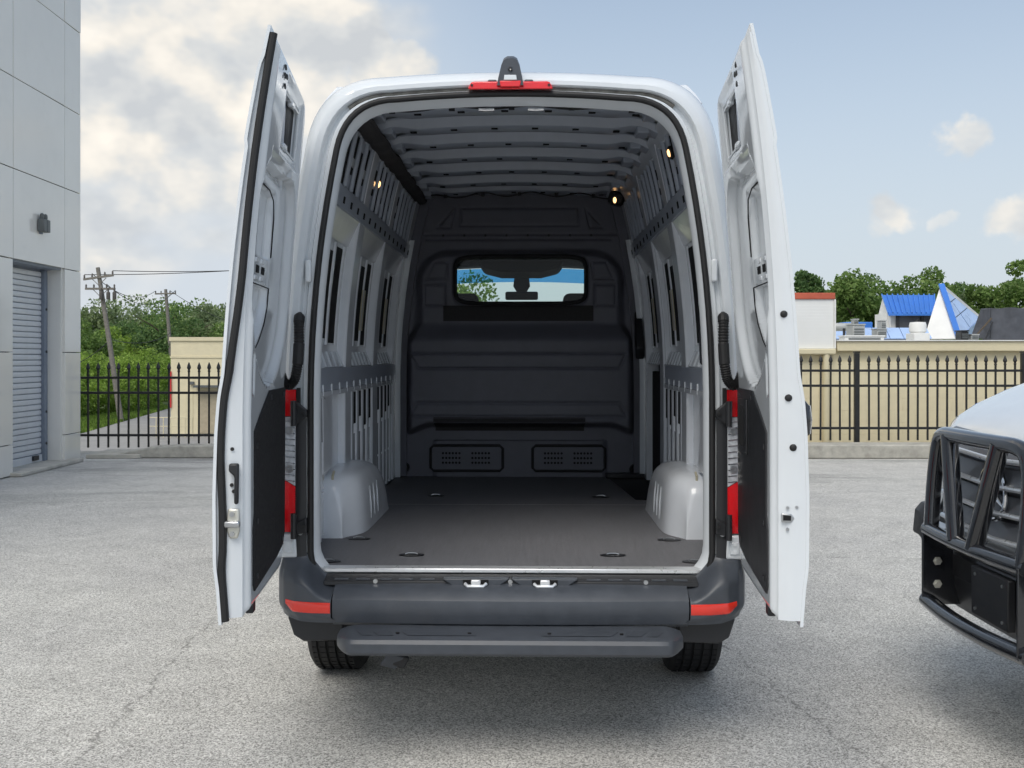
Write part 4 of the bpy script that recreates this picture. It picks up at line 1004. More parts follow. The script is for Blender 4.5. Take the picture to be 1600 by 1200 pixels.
    # bottom edge drain trim
    MB().prism([(Wd*.82, zbot(Wd*.82)+.03), (Wd*.88, zbot(Wd*.88)+.03), (Wd*.88, zbot(Wd)-.012), (Wd*.82, zbot(Wd)-.012)], lambda u, z: P(u, .004, z), lambda u, z: P(u, .03, z)).build('lower_guide', 'black_plastic', dr, bevel=.004)
    e_ = Wd+.012
    if seal:
        path = []
        for z in lin(zb-.02, zt+.025, 60):
            path.append(P(e_+.008, (outer(z)+bulge(z)-.020-.010*sst(.80, .95, z)*(1-sst(1.05, 1.25, z)))*(1-sst(1.40, 1.85, z))+(.44*outer(z)+.002)*sst(1.40, 1.85, z), z))
        MB().tube(path, .0125, 10).build('door_seal', 'rubber', dr)
        def F(k, z): return .022+(outer(z)-.034)*k
        lt_ = MB().prism([(.10, 1.205), (.55, 1.205), (.56, 1.18), (.30, 1.165), (.30, 1.075), (.12, 1.075)], lambda k, z: P(e_+.020, F(k, z), z), lambda k, z: P(e_-.002, F(k, z), z)).build('release_lever', 'black_plastic', dr, bevel=.006)
        lk = MB().prism([(.12, 1.06), (.62, 1.06), (.68, 1.03), (.68, .99), (.55, .965), (.2, .965), (.10, .99)], lambda k, z: P(e_+.010, F(k, z)-.002, z), lambda k, z: P(e_-.002, F(k, z)-.002, z)).build('lock_plate', 'zinc', dr, bevel=.005); 
        MB().obox(P(e_+.016, F(.38, 1.01), 1.012), (.05, .02, .022), (0, 0, 0)).build('lock_striker', 'steel', lk, bevel=.006)
        for z in (1.043, .98): MB().lathe([(.008, -.004), (.008, .004), (0, .006)], P(e_+.012, F(.4, z), z), 'y', 10).build('bolt', 'steel', lk)
        for (k, z) in ((.45, 1.25), (.45, 1.135), (.36, 1.115)): MB().lathe([(.006, -.002), (.006, .002), (0, .003)], P(e_, F(k, z), z), 'y', 10).build('plug', 'rubber', dr)
        MB().prism([(Wd*.70, zbot(Wd)+.004), (Wd*.9, zbot(Wd)+.004), (Wd*.9, zbot(Wd)-.016), (Wd*.7, zbot(Wd)-.016)], lambda u, z: P(u, .06, z), lambda u, z: P(u, .09, z)).build('edge_reflector', 'red_reflector', dr)
    else:
        def F(k, z): return .022+(outer(z)-.034)*k
        for (k, z) in ((.50, 1.68), (.50, 1.415), (.62, 1.258)):
            b_ = MB().lathe([(.0, -.006), (.006, -.006), (.009, -.004), (.0115, .0), (.0115, .006)], P(e_, F(k, z), z), 'y', 16).build('rubber_buffer', 'rubber', dr)
        lt_ = MB().prism([(.10, 1.05), (.50, 1.048), (.62, 1.035), (.50, 1.022), (.10, 1.022)], lambda k, z: P(e_+.004, F(k, z), z), lambda k, z: P(e_-.006, F(k, z), z)).build('latch_slot', 'steel', dr, bevel=.002)
        MB().prism([(.16, 1.045), (.48, 1.043), (.48, 1.028), (.16, 1.028)], lambda k, z: P(e_+.006, F(k, z), z), lambda k, z: P(e_, F(k, z), z)).build('latch_opening', 'dark_void', lt_)
        for (k, z) in ((.35, 1.068), (.72, 1.07), (.35, 1.0)): MB().lathe([(.005, -.003), (.005, .002), (0, .003)], P(e_, F(k, z), z), 'y', 10).build('bolt', 'steel', dr)
        # outside handle
        ho = outer(1.34); hd = MB().tube([P(Wd-.02, ho+.0, 1.29), P(Wd-.01, ho+.010, 1.305), P(Wd-.005, ho+.013, 1.345), P(Wd-.01, ho+.010, 1.385), P(Wd-.02, ho+.0, 1.40)], [.010, .012, .013, .012, .010], 10).build('outside_handle', 'black_gloss', dr)
        MB().tube([P(Wd-.01, ho+.020, 1.30), P(Wd-.01, ho+.025, 1.345), P(Wd-.01, ho+.020, 1.39)], .004, 8).build('handle_trim', 'chrome', hd)
door(-1, (-.888, -.06), (-.822, -.80), .105, True)
door(1, (.889, -.06), (.845, -.80), .110, False)

# third brake lamp and camera pod
bl = MB().prism([(-.168, 2.600), (-.155, 2.624), (-.145, 2.628), (.145, 2.628), (.155, 2.624), (.168, 2.600), (.160, 2.597), (-.160, 2.597)], lambda a, b: (a, -.040, b), lambda a, b: (a, .02, b+.01)).build('brake_lamp', 'red_lens', V, bevel=.004)
for sg in (-1, 1):
    MB().lathe([(.005, 0), (.005, -.003), (0, -.004)], (sg*.152, -.041, 2.613), 'y', 10).build('screw', 'rubber', bl)
    MB().box(sg*.055, sg*.09, -.02, .05, 2.630, 2.642).build('pod_foot', 'bumper_plastic', bl, bevel=.006)
pod = MB().loft([[(a*sx, y, 2.60+(z-2.60)*sz) for (a, z) in [(-.052, 2.61), (-.047, 2.645), (-.036, 2.70), (-.026, 2.725), (-.012, 2.733), (.012, 2.733), (.026, 2.725), (.036, 2.70), (.047, 2.645), (.052, 2.61)]] for (y, sx, sz) in [(-.055, 1, .86), (-.02, 1.0, 1.0), (.08, .95, .95), (.2, .7, .6)]], False)
pod.add([(a, -.055, 2.60+(z-2.60)*.86) for (a, z) in [(-.052, 2.61), (-.047, 2.645), (-.036, 2.70), (-.026, 2.725), (-.012, 2.733), (.012, 2.733), (.026, 2.725), (.036, 2.70), (.047, 2.645), (.052, 2.61)]], [tuple(range(10))])
pod = pod.build('camera_pod', 'bumper_plastic', V, angle=30)
MB().prism([(-.026, 2.628), (-.023, 2.648), (.023, 2.648), (.026, 2.628)], lambda a, b: (a, -.062, b), lambda a, b: (a, -.056, b)).build('pod_window', 'white_paint', pod, bevel=.002)
MB().lathe([(.009, 0), (.009, -.004), (.006, -.006), (0, -.004)], (0, -.0565, 2.672), 'y', 14).build('camera_lens', 'black_gloss', pod)
MB().prism([(-.038, 2.602), (-.042, 2.626), (.042, 2.626), (.038, 2.602)], lambda a, b: (a, -.060, b), lambda a, b: (a, -.042, b)).build('lamp_centre', 'red_lens', pod, bevel=.003)

# ------------------------------------------------------------------ cargo bay: side walls
IW = .87
SHELL_IN = half(.965, 2.73, .26, .40, .08)
_sz = [p[1] for p in SHELL_IN[10:-8]]; _sx = [p[0] for p in SHELL_IN[10:-8]]
def shellx(z): return float(np.interp(z, _sz, _sx))
_tx = [p[0] for p in SHELL_IN[:20:-1]]; _tz = [p[1] for p in SHELL_IN[:20:-1]]
def roofz(x): return float(np.interp(abs(x), _tx, _tz))-.008
def strip(sg, y0, y1, z0, z1, inn, out, name, m='white_inner', nz=8, bevel=0, parent=V, taper=0):
    zs = lin(z0, z1, nz); mb = MB(); rings = []
    for z in zs:
        b = min(out-tum(z), shellx(z)-.010); a = min(inn-tum(z), b-(out-inn)*(.5 if out-inn > .03 else 1))
        rings.append([(sg*a, y0+taper, z), (sg*a, y1-taper, z), (sg*b, y1, z), (sg*b, y0, z)])
    mb.loft(rings); mb.add(rings[0], [(0, 1, 2, 3)]); mb.add(rings[-1], [(0, 1, 2, 3)])
    return mb.build(name, m, parent, bevel=bevel, angle=30)
for sg in (-1, 1):
    end = 3.14
    # upper rail with tie slots
    ur = strip(sg, .12, end, 2.225, 2.315, IW-.012, IW+.012, 'upper_rail', 'shaded_white', 4, .004)
    mat_rail = 'dark_void'
    for k in range(15):
        y = .40+k*.185
        strip(sg, y, y+.035, 2.245, 2.275, IW-.0145, IW-.010, 'slot', 'dark_void', 2, 0, ur)
    # belt rail
    br = strip(sg, .12, end if sg < 0 else 1.95, 1.385, 1.490, IW-.006, IW+.035, 'belt_rail', 'shaded_white', 3, .006)
    for k in range(14 if sg < 0 else 9):
        y = .35+k*.2
        strip(sg, y, y+.012, 1.365, 1.415, IW-.012, IW-.004, 'rail_tab', 'white_paint', 2, .002, br)
    strip(sg, .12, end if sg < 0 else 1.95, 1.36, 1.384, IW-.010, IW+.03, 'rail_lip', 'white_inner', 2, .004, br)
    # pillars between the bays
    for (y0, y1) in ((.14, .34), (1.12, 1.30), (2.02, 2.20), (2.92, 3.14)):
        strip(sg, y0, y1, .70, 2.224, IW-.004, .955, 'pillar', 'white_inner', 14, .012)
    for (y0, y1) in ((.20, .30), (1.13, 1.27), (2.04, 2.17), (2.94, 3.12)):
        strip(sg, y0, y1, 2.32, 2.62, IW-.006, .955, 'pillar', 'white_inner', 6, .010)
    # window blanks with their sloped surrounds
    for bi, (y0, y1) in enumerate(((.34, 1.12), (1.30, 2.02), (2.20, 2.92))):
        back = .912
        bk = strip(sg, y0-.02, y1+.02, 1.49, 2.224, back, back+.012, 'window_blank', 'white_inner', 8)
        # head and sill slopes
        MB().add([(sg*(IW-tum(2.22)), y0, 2.224), (sg*(IW-tum(2.22)), y1, 2.224), (sg*(back-.002-tum(2.12)), y1, 2.10), (sg*(back-.002-tum(2.12)), y0, 2.10)], [(0, 1, 2, 3)]).build('window_head', 'white_inner', bk, recalc=False)
        MB().add([(sg*IW, y0, 1.491), (sg*IW, y1, 1.491), (sg*(back-.002-tum(1.57)), y1, 1.57), (sg*(back-.002-tum(1.57)), y0, 1.57)], [(0, 1, 2, 3)]).build('window_sill', 'white_inner', bk, recalc=False)
        for k in range(6):
            yy = y0+.08+k*(y1-y0-.16)/5
            MB().bar((sg*(IW-.001), yy-.02, 1.497), (sg*(back-.012), yy+.02, 1.566), .010, .006).build('sill_rib', 'white_paint', bk)
        # dark slots and stiffeners stamped into the blank
        n_ = 3; wd_ = (y1-y0-.12)/n_
        for k in range(n_):
            yy = y0+.06+k*wd_
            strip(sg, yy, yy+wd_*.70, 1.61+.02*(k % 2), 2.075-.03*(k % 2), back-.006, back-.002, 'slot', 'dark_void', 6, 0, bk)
            strip(sg, yy+wd_*.74, yy+wd_*.96, 1.60, 2.09, back-.012, back-.001, 'stiffener', 'white_inner', 6, .006, bk, .01)
        if bi > 0: strip(sg, (y0+y1)/2+.03, (y0+y1)/2+.13, 1.69, 1.92, back-.011, back-.007, 'foam_tape', 'beige_tape', 4, 0, bk)
        if bi == 0: strip(sg, y0+.1, y0+.14, 1.55, 2.12, back-.03, back-.01, 'gasket', 'rubber', 6, .004, bk)
    # lower ribs and outer pockets
    lo = strip(sg, .36, 2.93 if sg < 0 else 1.99, .70, 1.362, IW+.030, .95, 'lower_panel', 'white_inner', 4)
    ribs = [(.52, .60), (1.36, 1.43), (1.52, 1.60), (1.70, 1.77), (1.87, 1.94)]
    if sg < 0: ribs += [(2.22, 2.28), (2.37, 2.44), (2.53, 2.60), (2.68, 2.74), (2.82, 2.88)]
    for k, (y0, y1) in enumerate(ribs):
        strip(sg, y0, y1, .70, 1.36, IW+.004, IW+.029, 'lower_rib', 'white_inner', 4, .008, lo, .008)
        g0, g1 = y1+.008, y1+.082
        strip(sg, g0, g1, 1.15+.03*(k % 3), 1.352, IW+.0085, IW+.029, 'cavity_shade', 'dark_void', 2, 0, lo)  # black strip painting the unlit cavity between lower ribs
        for m_ in range(2): strip(sg, g0, g1, .72+.21*m_, .72+.21*m_+.195, IW+.012, IW+.029, 'pressing', 'white_paint', 2, .006, lo)
    strip(sg, .40, .50, 1.05, 1.34, IW+.010, IW+.029, 'cavity_shade', 'dark_void', 2, 0, lo)  # same painted cavity shade beside the corner panel
    # upper ribs under the roof edge
    for (ya, yb) in ((.34, 1.12), (1.29, 2.02), (2.19, 2.93)):
        up = strip(sg, ya, yb, 2.318, 2.598, IW+.012, .95, 'upper_panel', 'shaded_white', 8)
        n_ = 5; st_ = (yb-ya)/n_
        for k in range(n_):
            y = ya+.02+k*st_
            strip(sg, y, y+st_*.50, 2.335 if k % 2 else 2.40, 2.575 if k % 3 else 2.53, IW+.007, IW+.011, 'cavity_shade', 'dark_void', 6, 0, up)  # black strip painting the unlit cavity between upper ribs
            strip(sg, y+st_*.60, y+st_*.82, 2.325, 2.59, IW-.008, IW+.011, 'upper_rib', 'shaded_white', 6, .006, up, .006)
            if k % 2 == 0: strip(sg, y+.01, y+st_*.42, 2.43, 2.47, IW+.002, IW+.006, 'bracket', 'white_paint', 2, .002, up)
    # cant rail
    strip(sg, .15, 3.16, 2.585, 2.66, IW+.0, .95, 'cant_rail', 'white_inner', 3, .008)
    # wheel box
    def wb(a, t):
        # a: around the section from wall to floor, t: along y
        prof = [(.92, 1.0), (.845, 1.005), (.785, .995), (.748, .968), (.728, .92), (.720, .85), (.717, .76), (.713, .695)]
        x, z = prof[a]
        ys = [.70, .705, .72, .76, .84, 1.0, 1.2, 1.36, 1.50, 1.60, 1.66]; hs = [0, .55, .74, .88, .965, 1.0, 1.0, .985, .90, .62, .0]
        k_ = (z-.69)/(1.005-.69)*hs[t]
        rd = 1-.42*(1-sst(.70, .86, ys[t]))-.25*sst(1.45, 1.66, ys[t])*0
        xx = .92-(.92-x)*rd if a > 0 else x
        return (sg*xx, ys[t]+(.03*(1-hs[t])*0), .69+.315*k_*1.0)
    wmb = MB(); wmb.grid(lambda a, t: wb(a, t), range(8), range(11))
    wob = wmb.build('wheel_box', 'white_inner', V, recalc=True, angle=60)
    sub_ = wob.modifiers.new('sub', 'SUBSURF'); sub_.levels = 2; sub_.render_levels = 2
    for k in range(3):
        yy = 1.02+k*.11
        MB().tube([(sg*.714, yy, .74), (sg*.717, yy, .82), (sg*.724, yy, .90)], [.001, .003, .001], 8).build('pressed_rib', 'white_paint', wob)
    MB().tube([(sg*(.86-.00*t), .74+.03*t, .72+.26*t) for t in lin(0, 1, 8)]+[(sg*.86, .80, .995)], .006, 6).build('seam_bead', 'beige_tape', wob)
    # gusset above the wheel box
    MB().prism([(.62, .99), (.86, .99), (.72, 1.32), (.66, 1.37), (.60, 1.37)], lambda a, b: (sg*.875, a, b), lambda a, b: (sg*.945, a, b)).build('gusset', 'white_inner', V, bevel=.02)
    # rear corner panels either side of the opening, low
    strip(sg, .13, .36, .70, 1.36, IW+.0, .95, 'corner_panel', 'white_inner', 3, .01)
# grab handle on the right pillar
MB().tube([(.835, .30, 1.95), (.808, .30, 1.93), (.803, .29, 1.88), (.806, .28, 1.60), (.808, .28, 1.52), (.835, .28, 1.50)], .014, 10).build('grab_handle', 'black_gloss', V)
# sliding door trim: dark lower panel and latch pieces
strip(1, 2.02, 3.10, .45, 1.44, .905, .95, 'sliding_door_trim', 'carpet', 3)
strip(1, 2.0, 2.03, .45, 2.2, .88, .95, 'sliding_door_edge', 'white_inner', 8, .006)
MB().prism([(3.02, 1.52), (3.10, 1.62), (3.10, 1.86), (3.04, 1.80), (2.98, 1.60)], lambda a, b: (.80, a, b), lambda a, b: (.86, a, b)).build('door_pull', 'black_plastic', V, bevel=.01)
# black fabric loom cover along the left roof edge
cv = []; cr = []
rn = random.Random(3)
for i, y in enumerate(lin(.22, 3.10, 40)):
    cv.append((-.665-.028*(y/3.1)+rn.uniform(-.004, .004), y, 2.585+.045*(y/3.1)+rn.uniform(-.005, .005))); cr.append(.040+rn.uniform(-.005, .005))
MB().tube(cv, cr, 10, squash=(1.2, 1, .7)).build('loom_cover', 'felt', V)
# roof bows
bow_ys = [.32, .66, 1.02, 1.40, 1.80, 2.22, 2.66, 3.0]
for bi, y in enumerate(bow_ys):
    hatp = [(-.105, .006), (-.085, -.002), (-.070, -.052), (-.055, -.058), (.055, -.058), (.070, -.052), (.085, -.002), (.105, .006)]
    bo = MB().loft([[(x, y+a, roofz(x)-.012+b*(1-.45*sst(.46, .62, abs(x)))) for (a, b) in hatp] for x in lin(-.70, .70, 33)], False).build('roof_bow', 'shaded_white', V, recalc=False, angle=25)
    for k in range(6):
        x = -.50+k*.20+(.06 if bi % 2 else 0)
        if abs(x) > .56: continue
        MB().box(x-.016, x+.016, y-.046, y-.022, roofz(x)-.0745, roofz(x)-.0695).build('bow_hole', 'dark_void', bo)
    MB().box(-.66, -.60, y-.07, y+.07, roofz(.64)-.065, roofz(.64)-.03).build('bow_end', 'shaded_white', bo, bevel=.006); MB().box(.60, .66, y-.07, y+.07, roofz(.64)-.065, roofz(.64)-.03).build('bow_end', 'shaded_white', bo, bevel=.006)
# wires along the header and the front bow
for (y, z, a) in ((.20, 2.585, .006), (2.86, 2.640, .014)):
    MB().tube([(x, y, z+a*math.sin(x*19)-.02*(x/.6)**2) for x in lin(-.60, .60, 60)], .005, 6).build('roof_wire', 'rubber', V)
    for x in (-.5, -.25, 0, .25, .5): MB().box(x-.012, x+.012, y-.012, y+.012, z-.010-.02*(x/.6)**2, z+.012-.02*(x/.6)**2).build('wire_clip', 'rubber', V)
for sg in (-1, 1): MB().tube([(sg*.10-.03, .078, 2.545), (sg*.10, .070, 2.541), (sg*.10+.03, .078, 2.545)], .007, 8).build('header_latch', 'chrome', V)
# lit load bay lamps
def baylamp(c, n_, r, label):
    q = Vector(n_).to_track_quat('Z', 'Y').to_euler()
    h = MB().lathe([(r*1.3, -.02), (r*1.45, .0), (r*1.2, .008), (0, .008)], (0, 0, 0), 'z', 18).build('bay_lamp', 'black_plastic', V); h.location = c; h.rotation_euler = q; h.scale = (1, 1.8, 1)
    MB().lathe([(r*.8, .0085), (r*.6, .014), (0, .016)], (0, 0, 0), 'z', 16).build('lit_lens', 'warm_lamp', h)
baylamp((.735, .75, 2.50), (-1, -.3, -.3), .013, '')
baylamp((-.745, 1.42, 2.47), (1, -.3, -.3), .013, '')
lh = MB().obox((.66, 2.93, 2.62), (.11, .08, .09), (0, .3, 0)).build('lamp_housing', 'black_plastic', V, bevel=.02)
baylamp((.645, 2.872, 2.60), (-.1, -1, -.25), .014, '')

# ------------------------------------------------------------------ partition
PY = 3.17
def hwp(z):
    if z < 1.62: return .815
    return .815-.07*sst(1.62, 1.80, z)
def padmask(x, z):
    w_ = hwp(z); top = 2.305
    d1 = w_-abs(x); d2 = top-z; d3 = z-(.985-.0+.055*(1-sst(.62, .80, abs(x))))
    r = .24
    if d1 < r and d2 < r: dd = r-math.hypot(r-d1, r-d2)
    else: dd = min(d1, d2)
    return dd, d3
def prot(z):
    a = .070-.022*sst(2.10, 1.80, z)+.105*sst(1.785, 1.64, z)+.015*sst(1.60, 1.10, z)
    return a
segs = []
def groove(pts, closed=True):
    n = len(pts)
    for i in range(n if closed else n-1): segs.append((pts[i], pts[(i+1) % n]))
cx = lambda px: (px-812)/221.0
cz = lambda py: 1.55-(py-555)/221.0
groove([(cx(643), cz(553)), (cx(975), cz(553)), (cx(964), cz(575)), (cx(656), cz(575))])
groove([(cx(655), cz(628)), (cx(964), cz(628)), (cx(975), cz(649)), (cx(643), cz(649))])
for s_ in (1, -1):
    q = lambda px: s_*(px-812)/221.0
    groove([(q(923), cz(411)), (q(945), cz(411)), (q(957), cz(437)), (q(926), cz(437))])
    groove([(q(928), cz(446)), (q(960), cz(446)), (q(960), cz(478)), (q(928), cz(478))])
    groove([(q(930), cz(326)), (q(930), cz(355)), (q(952), cz(355))])
groove([(cx(706), cz(325)), (cx(918), cz(325)), (cx(912), cz(352)), (cx(710), cz(352))])
groove([(cx(640), cz(366)), (cx(990), cz(366))], False); groove([(cx(660), cz(374)), (cx(960), cz(374))], False)
segA = np.array([s[0] for s in segs]); segB = np.array([s[1] for s in segs])
WN = (cx(712), cx(914), cz(475), cz(402))
def winsd(x, z):
    r = .07; xc, zc = (WN[0]+WN[1])/2, (WN[2]+WN[3])/2; hx, hz = (WN[1]-WN[0])/2-r, (WN[3]-WN[2])/2-r
    dx, dz = max(abs(x-xc)-hx, 0), max(abs(z-zc)-hz, 0); return math.hypot(dx, dz)-r
def part_depth(x, z):
    d1, d3 = padmask(x, z)
    edge_ = sst(0, .07, d1)*sst(0, .05, d3)
    p = prot(z)*edge_
    ws_ = winsd(x, z); p -= .018*(1-sst(.0, .03, ws_))*(1 if ws_ < .03 else 0)
    if z < .95: p += .03*sst(.70, .55, abs(x))*0 + .018*sst(.62, .58, abs(x))
    P_ = np.array((x, z)); ab = segB-segA; t = np.clip(((P_-segA)*ab).sum(1)/(ab*ab).sum(1), 0, 1)
    dist = np.sqrt(((segA+ab*t[:, None]-P_)**2).sum(1)).min()
    p -= .010*(1-sst(.004, .010, dist))
    return p
xs = lin(-.86, .86, 216); zs = lin(.69, 2.72, 256)
pm = MB().grid(lambda x, z: (x*(1 if z < 2.2 else 1-.16*sst(2.2, 2.72, z)), PY-part_depth(x, z), z), xs, zs, lambda x, z: winsd(x, z) < -.002)
part = pm.build('partition', 'partition_plastic', V, recalc=False, angle=60)
pd = lambda x, z: PY-part_depth(x, z)
# window gasket and pane
gpts = []
for k in range(64):
    a = 2*math.pi*k/64; c, s_ = math.cos(a), math.sin(a)
    xc, zc = (WN[0]+WN[1])/2, (WN[2]+WN[3])/2; hx, hz = (WN[1]-WN[0])/2, (WN[3]-WN[2])/2
    ex = .28; gpts.append((xc+hx*math.copysign(abs(c)**ex, c), zc+hz*math.copysign(abs(s_)**ex, s_)))
MB().tube([(x, PY-.082, z) for (x, z) in gpts], .014, 8, closed=True).build('window_gasket', 'rubber', part)
MB().loft([[(x, PY-.09, z) for (x, z) in gpts], [(x*.985, PY-.02, 2.075+(z-2.075)*.93) for (x, z) in gpts]]).build('window_frame', 'black_plastic', part, recalc=False)
MB().add([(x, PY-.05, z) for (x, z) in gpts], [tuple(range(64))]).build('partition_window', 'pane_glass', part, recalc=False)
# felt strips
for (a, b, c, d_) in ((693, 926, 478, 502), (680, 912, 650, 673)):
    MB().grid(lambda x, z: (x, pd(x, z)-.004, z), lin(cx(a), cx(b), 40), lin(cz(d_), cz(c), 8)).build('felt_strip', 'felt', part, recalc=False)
# vents
for (a, b) in ((673, 785), (832, 944)):
    x0, x1, z0, z1 = cx(a), cx(b), cz(735), cz(696); yv = PY-.020
    MB().tube([(x0+.02, yv, z0), (x1-.02, yv, z0), (x1, yv, z0+.02), (x1, yv, z1-.02), (x1-.02, yv, z1), (x0+.02, yv, z1), (x0, yv, z1-.02), (x0, yv, z0+.02)], .011, 8, closed=True).build('vent_surround', 'rubber', part)
    vp_ = MB().box(x0+.008, x1-.008, yv-.006, yv+.01, z0+.008, z1-.008).build('vent_plate', 'partition_plastic', part, bevel=.003)
    hm = MB()
    for gx in (.17, .58):
        for r_ in range(3):
            for k in range(6):
                x = x0+(x1-x0)*(gx+k*.046); z = z0+(z1-z0)*(.70-r_*.19)
                hm.lathe([(.0085, 0), (.0085, .002), (0, .002)], (x, yv-.0085, z), 'y', 10)
    hm.build('perforation', 'dark_void', vp_)
for px, py in ((632, 730), (990, 732)):
    MB().lathe([(.03, 0), (.036, -.012), (.03, -.02), (.018, -.016), (.018, 0)], (cx(px), PY-.004, cz(py)), 'y', 18).build('tie_ring', 'rubber', part)
for px, py in ((626, 470), (992, 470), (622, 567), (999, 567)):
    x, z = cx(px), cz(py); b_ = MB().lathe([(.028, .0), (.028, -.02), (.018, -.03), (0, -.03)], (x, PY-.004, z), 'y', 14).build('mount', 'partition_plastic', part)
    MB().lathe([(.010, 0), (.010, -.006), (0, -.006)], (x, PY-.034, z), 'y', 8).build('bolt', 'black_plastic', b_)
for k in range(8): MB().lathe([(.009, 0), (.009, -.004), (0, -.005)], (cx(692+k*33), PY-.002, cz(368)), 'y', 8).build('rivet', 'black_plastic', part)
# dark flanges and bright weld flange beside the partition
for sg in (-1, 1):
    strip(sg, 3.045, 3.06, .70, 2.35, .832, .872, 'weld_flange', 'white_paint', 10, .002)
    strip(sg, 3.13, 3.17, .70, 2.6, .80, .955, 'side_closing', 'partition_plastic', 10)
# ------------------------------------------------------------------ cab seen through the window
for sg in (-1, 1):
    st = MB().box(sg*.47-.26, sg*.47+.26, 3.62, 3.80, 1.0, 1.72).build('cab_seat', 'seat_fabric', V, bevel=.07, seg=3)
    MB().box(sg*.47-.15, sg*.47+.15, 3.66, 3.78, 1.80, 2.02).build('headrest', 'seat_fabric', st, bevel=.05, seg=3)
    for dx in (-.06, .06): MB().tube([(sg*.47+dx, 3.72, 1.70), (sg*.47+dx, 3.72, 1.82)], .008, 8).build('headrest_rod', 'steel', st)
    MB().box(sg*.47-.26, sg*.47+.26, 3.8, 4.3, .95, 1.12).build('seat_cushion', 'seat_fabric', st, bevel=.06, seg=3)
MB().box(-.88, .88, 4.55, 5.2, .9, 1.42).build('dashboard', 'black_plastic', V, bevel=.06, seg=3)
hl = MB().grid(lambda x, y: (x, y, (2.60 if y < 3.7 else 2.60-.31*sst(3.6, 4.30, y))-.05*(x/.8)**2), lin(-.80, .80, 12), lin(3.24, 4.33, 14)).build('headliner', 'headliner_cloth', V, recalc=False)
oc = MB().prism([(-.34, 2.30), (.34, 2.30), (.30, 2.24), (.16, 2.205), (-.16, 2.205), (-.30, 2.24)], lambda a, b: (a, 3.95, b), lambda a, b: (a, 4.30, b-.03)).build('overhead_console', 'headliner_cloth', V, bevel=.02)
mi = MB().box(-.135, .135, 4.36, 4.39, 2.005, 2.075).build('rear_view_mirror', 'black_plastic', V, bevel=.025, seg=3)
MB().prism([(-.06, 2.20), (.06, 2.20), (.07, 2.12), (.04, 2.07), (-.04, 2.07), (-.07, 2.12)], lambda a, b: (a, 4.395, b), lambda a, b: (a, 4.41, b)).build('mirror_stem', 'black_plastic', mi, bevel=.008)
for sg in (-1, 1):
    strip(sg, 3.25, 4.2, .9, 2.4, .92, .94, 'cab_side_trim', 'black_plastic', 6)

# ================================================================== parked van with bull bar, right
K = empty('parked_van', (2.02, 4.10, 0), math.pi/2); tag(K, 'white van nose with black tubular bull bar at the right edge', 'van')
shell(K, True, -5.865)
nf = lambda x: float(np.interp(abs(x), [0, .4, .62, .78, .88, .93, .97], [.01, .008, 0, -.025, -.085, -.185, -.40]))   # nose outline: how far back the front lies off centre
# hood shut line and front face pieces
bk = MB(); bk.grid(lambda x, z: (x, nf(x)+.012-.03*sst(1.0, 1.2, z), z), lin(-.50, .50, 24), lin(.80, 1.185, 10)); gb = bk.build('grille', 'black_plastic', K, recalc=False)
for k in range(4):
    z = .835+k*.105
    def slat(x, c):
        dz = .022*abs(x)/.5
        sec_ = [(.005, .062), (.030, .050), (.058, -.004), (.066, -.022), (.045, -.034), (.01, -.028)][c]
        return (x, nf(x)+.010+sec_[0], z+dz+sec_[1])
    s_ = MB().grid(lambda x, c: slat(x, c), lin(-.49, .49, 25), range(6)).build('grille_slat', 'slat_grey', gb, recalc=False, angle=25)
    MB().tube([(x, nf(x)+.078, z+.022*abs(x)/.5-.020) for x in lin(-.49, .49, 25)], .011, 8).build('chrome_strip', 'aluminium', s_)
    for sg in (-1, 1): MB().box(sg*.50, sg*.535, .0, .055, z-.03, z+.05).build('slat_end', 'silver_paint', s_, bevel=.01)
fr_ = [(-.54, .82), (-.57, 1.15), (-.50, 1.20), (.50, 1.20), (.57, 1.15), (.54, .82), (.46, .79), (-.46, .79)]
den = []
for i in range(len(fr_)):
    for t in lin(0, 1, 9)[:-1]: den.append((fr_[i][0]*(1-t)+fr_[(i+1) % 8][0]*t, fr_[i][1]*(1-t)+fr_[(i+1) % 8][1]*t))
MB().tube([(x, nf(x)+.03, z) for (x, z) in den], .022, 10, closed=True).build('grille_surround', 'silver_paint', gb)
em = MB().tube([(.105*math.cos(a), .085, 1.0+.105*math.sin(a)) for a in lin(0, 2*math.pi, 41)[:-1]], .011, 10, closed=True).build('emblem', 'chrome', gb)
for k in range(3):
    a = math.pi/2+k*2*math.pi/3
    MB().tube([(0, .088, 1.0), (.1*math.cos(a), .085, 1.0+.1*math.sin(a))], [.014, .004], 8).build('emblem_ray', 'chrome', em)
MB().tube([(x, nf(x)+.012-.01*abs(x), 1.212-.02*x*x) for x in lin(-.60, .60, 25)], .007, 8).build('bonnet_gap', 'rubber', K)
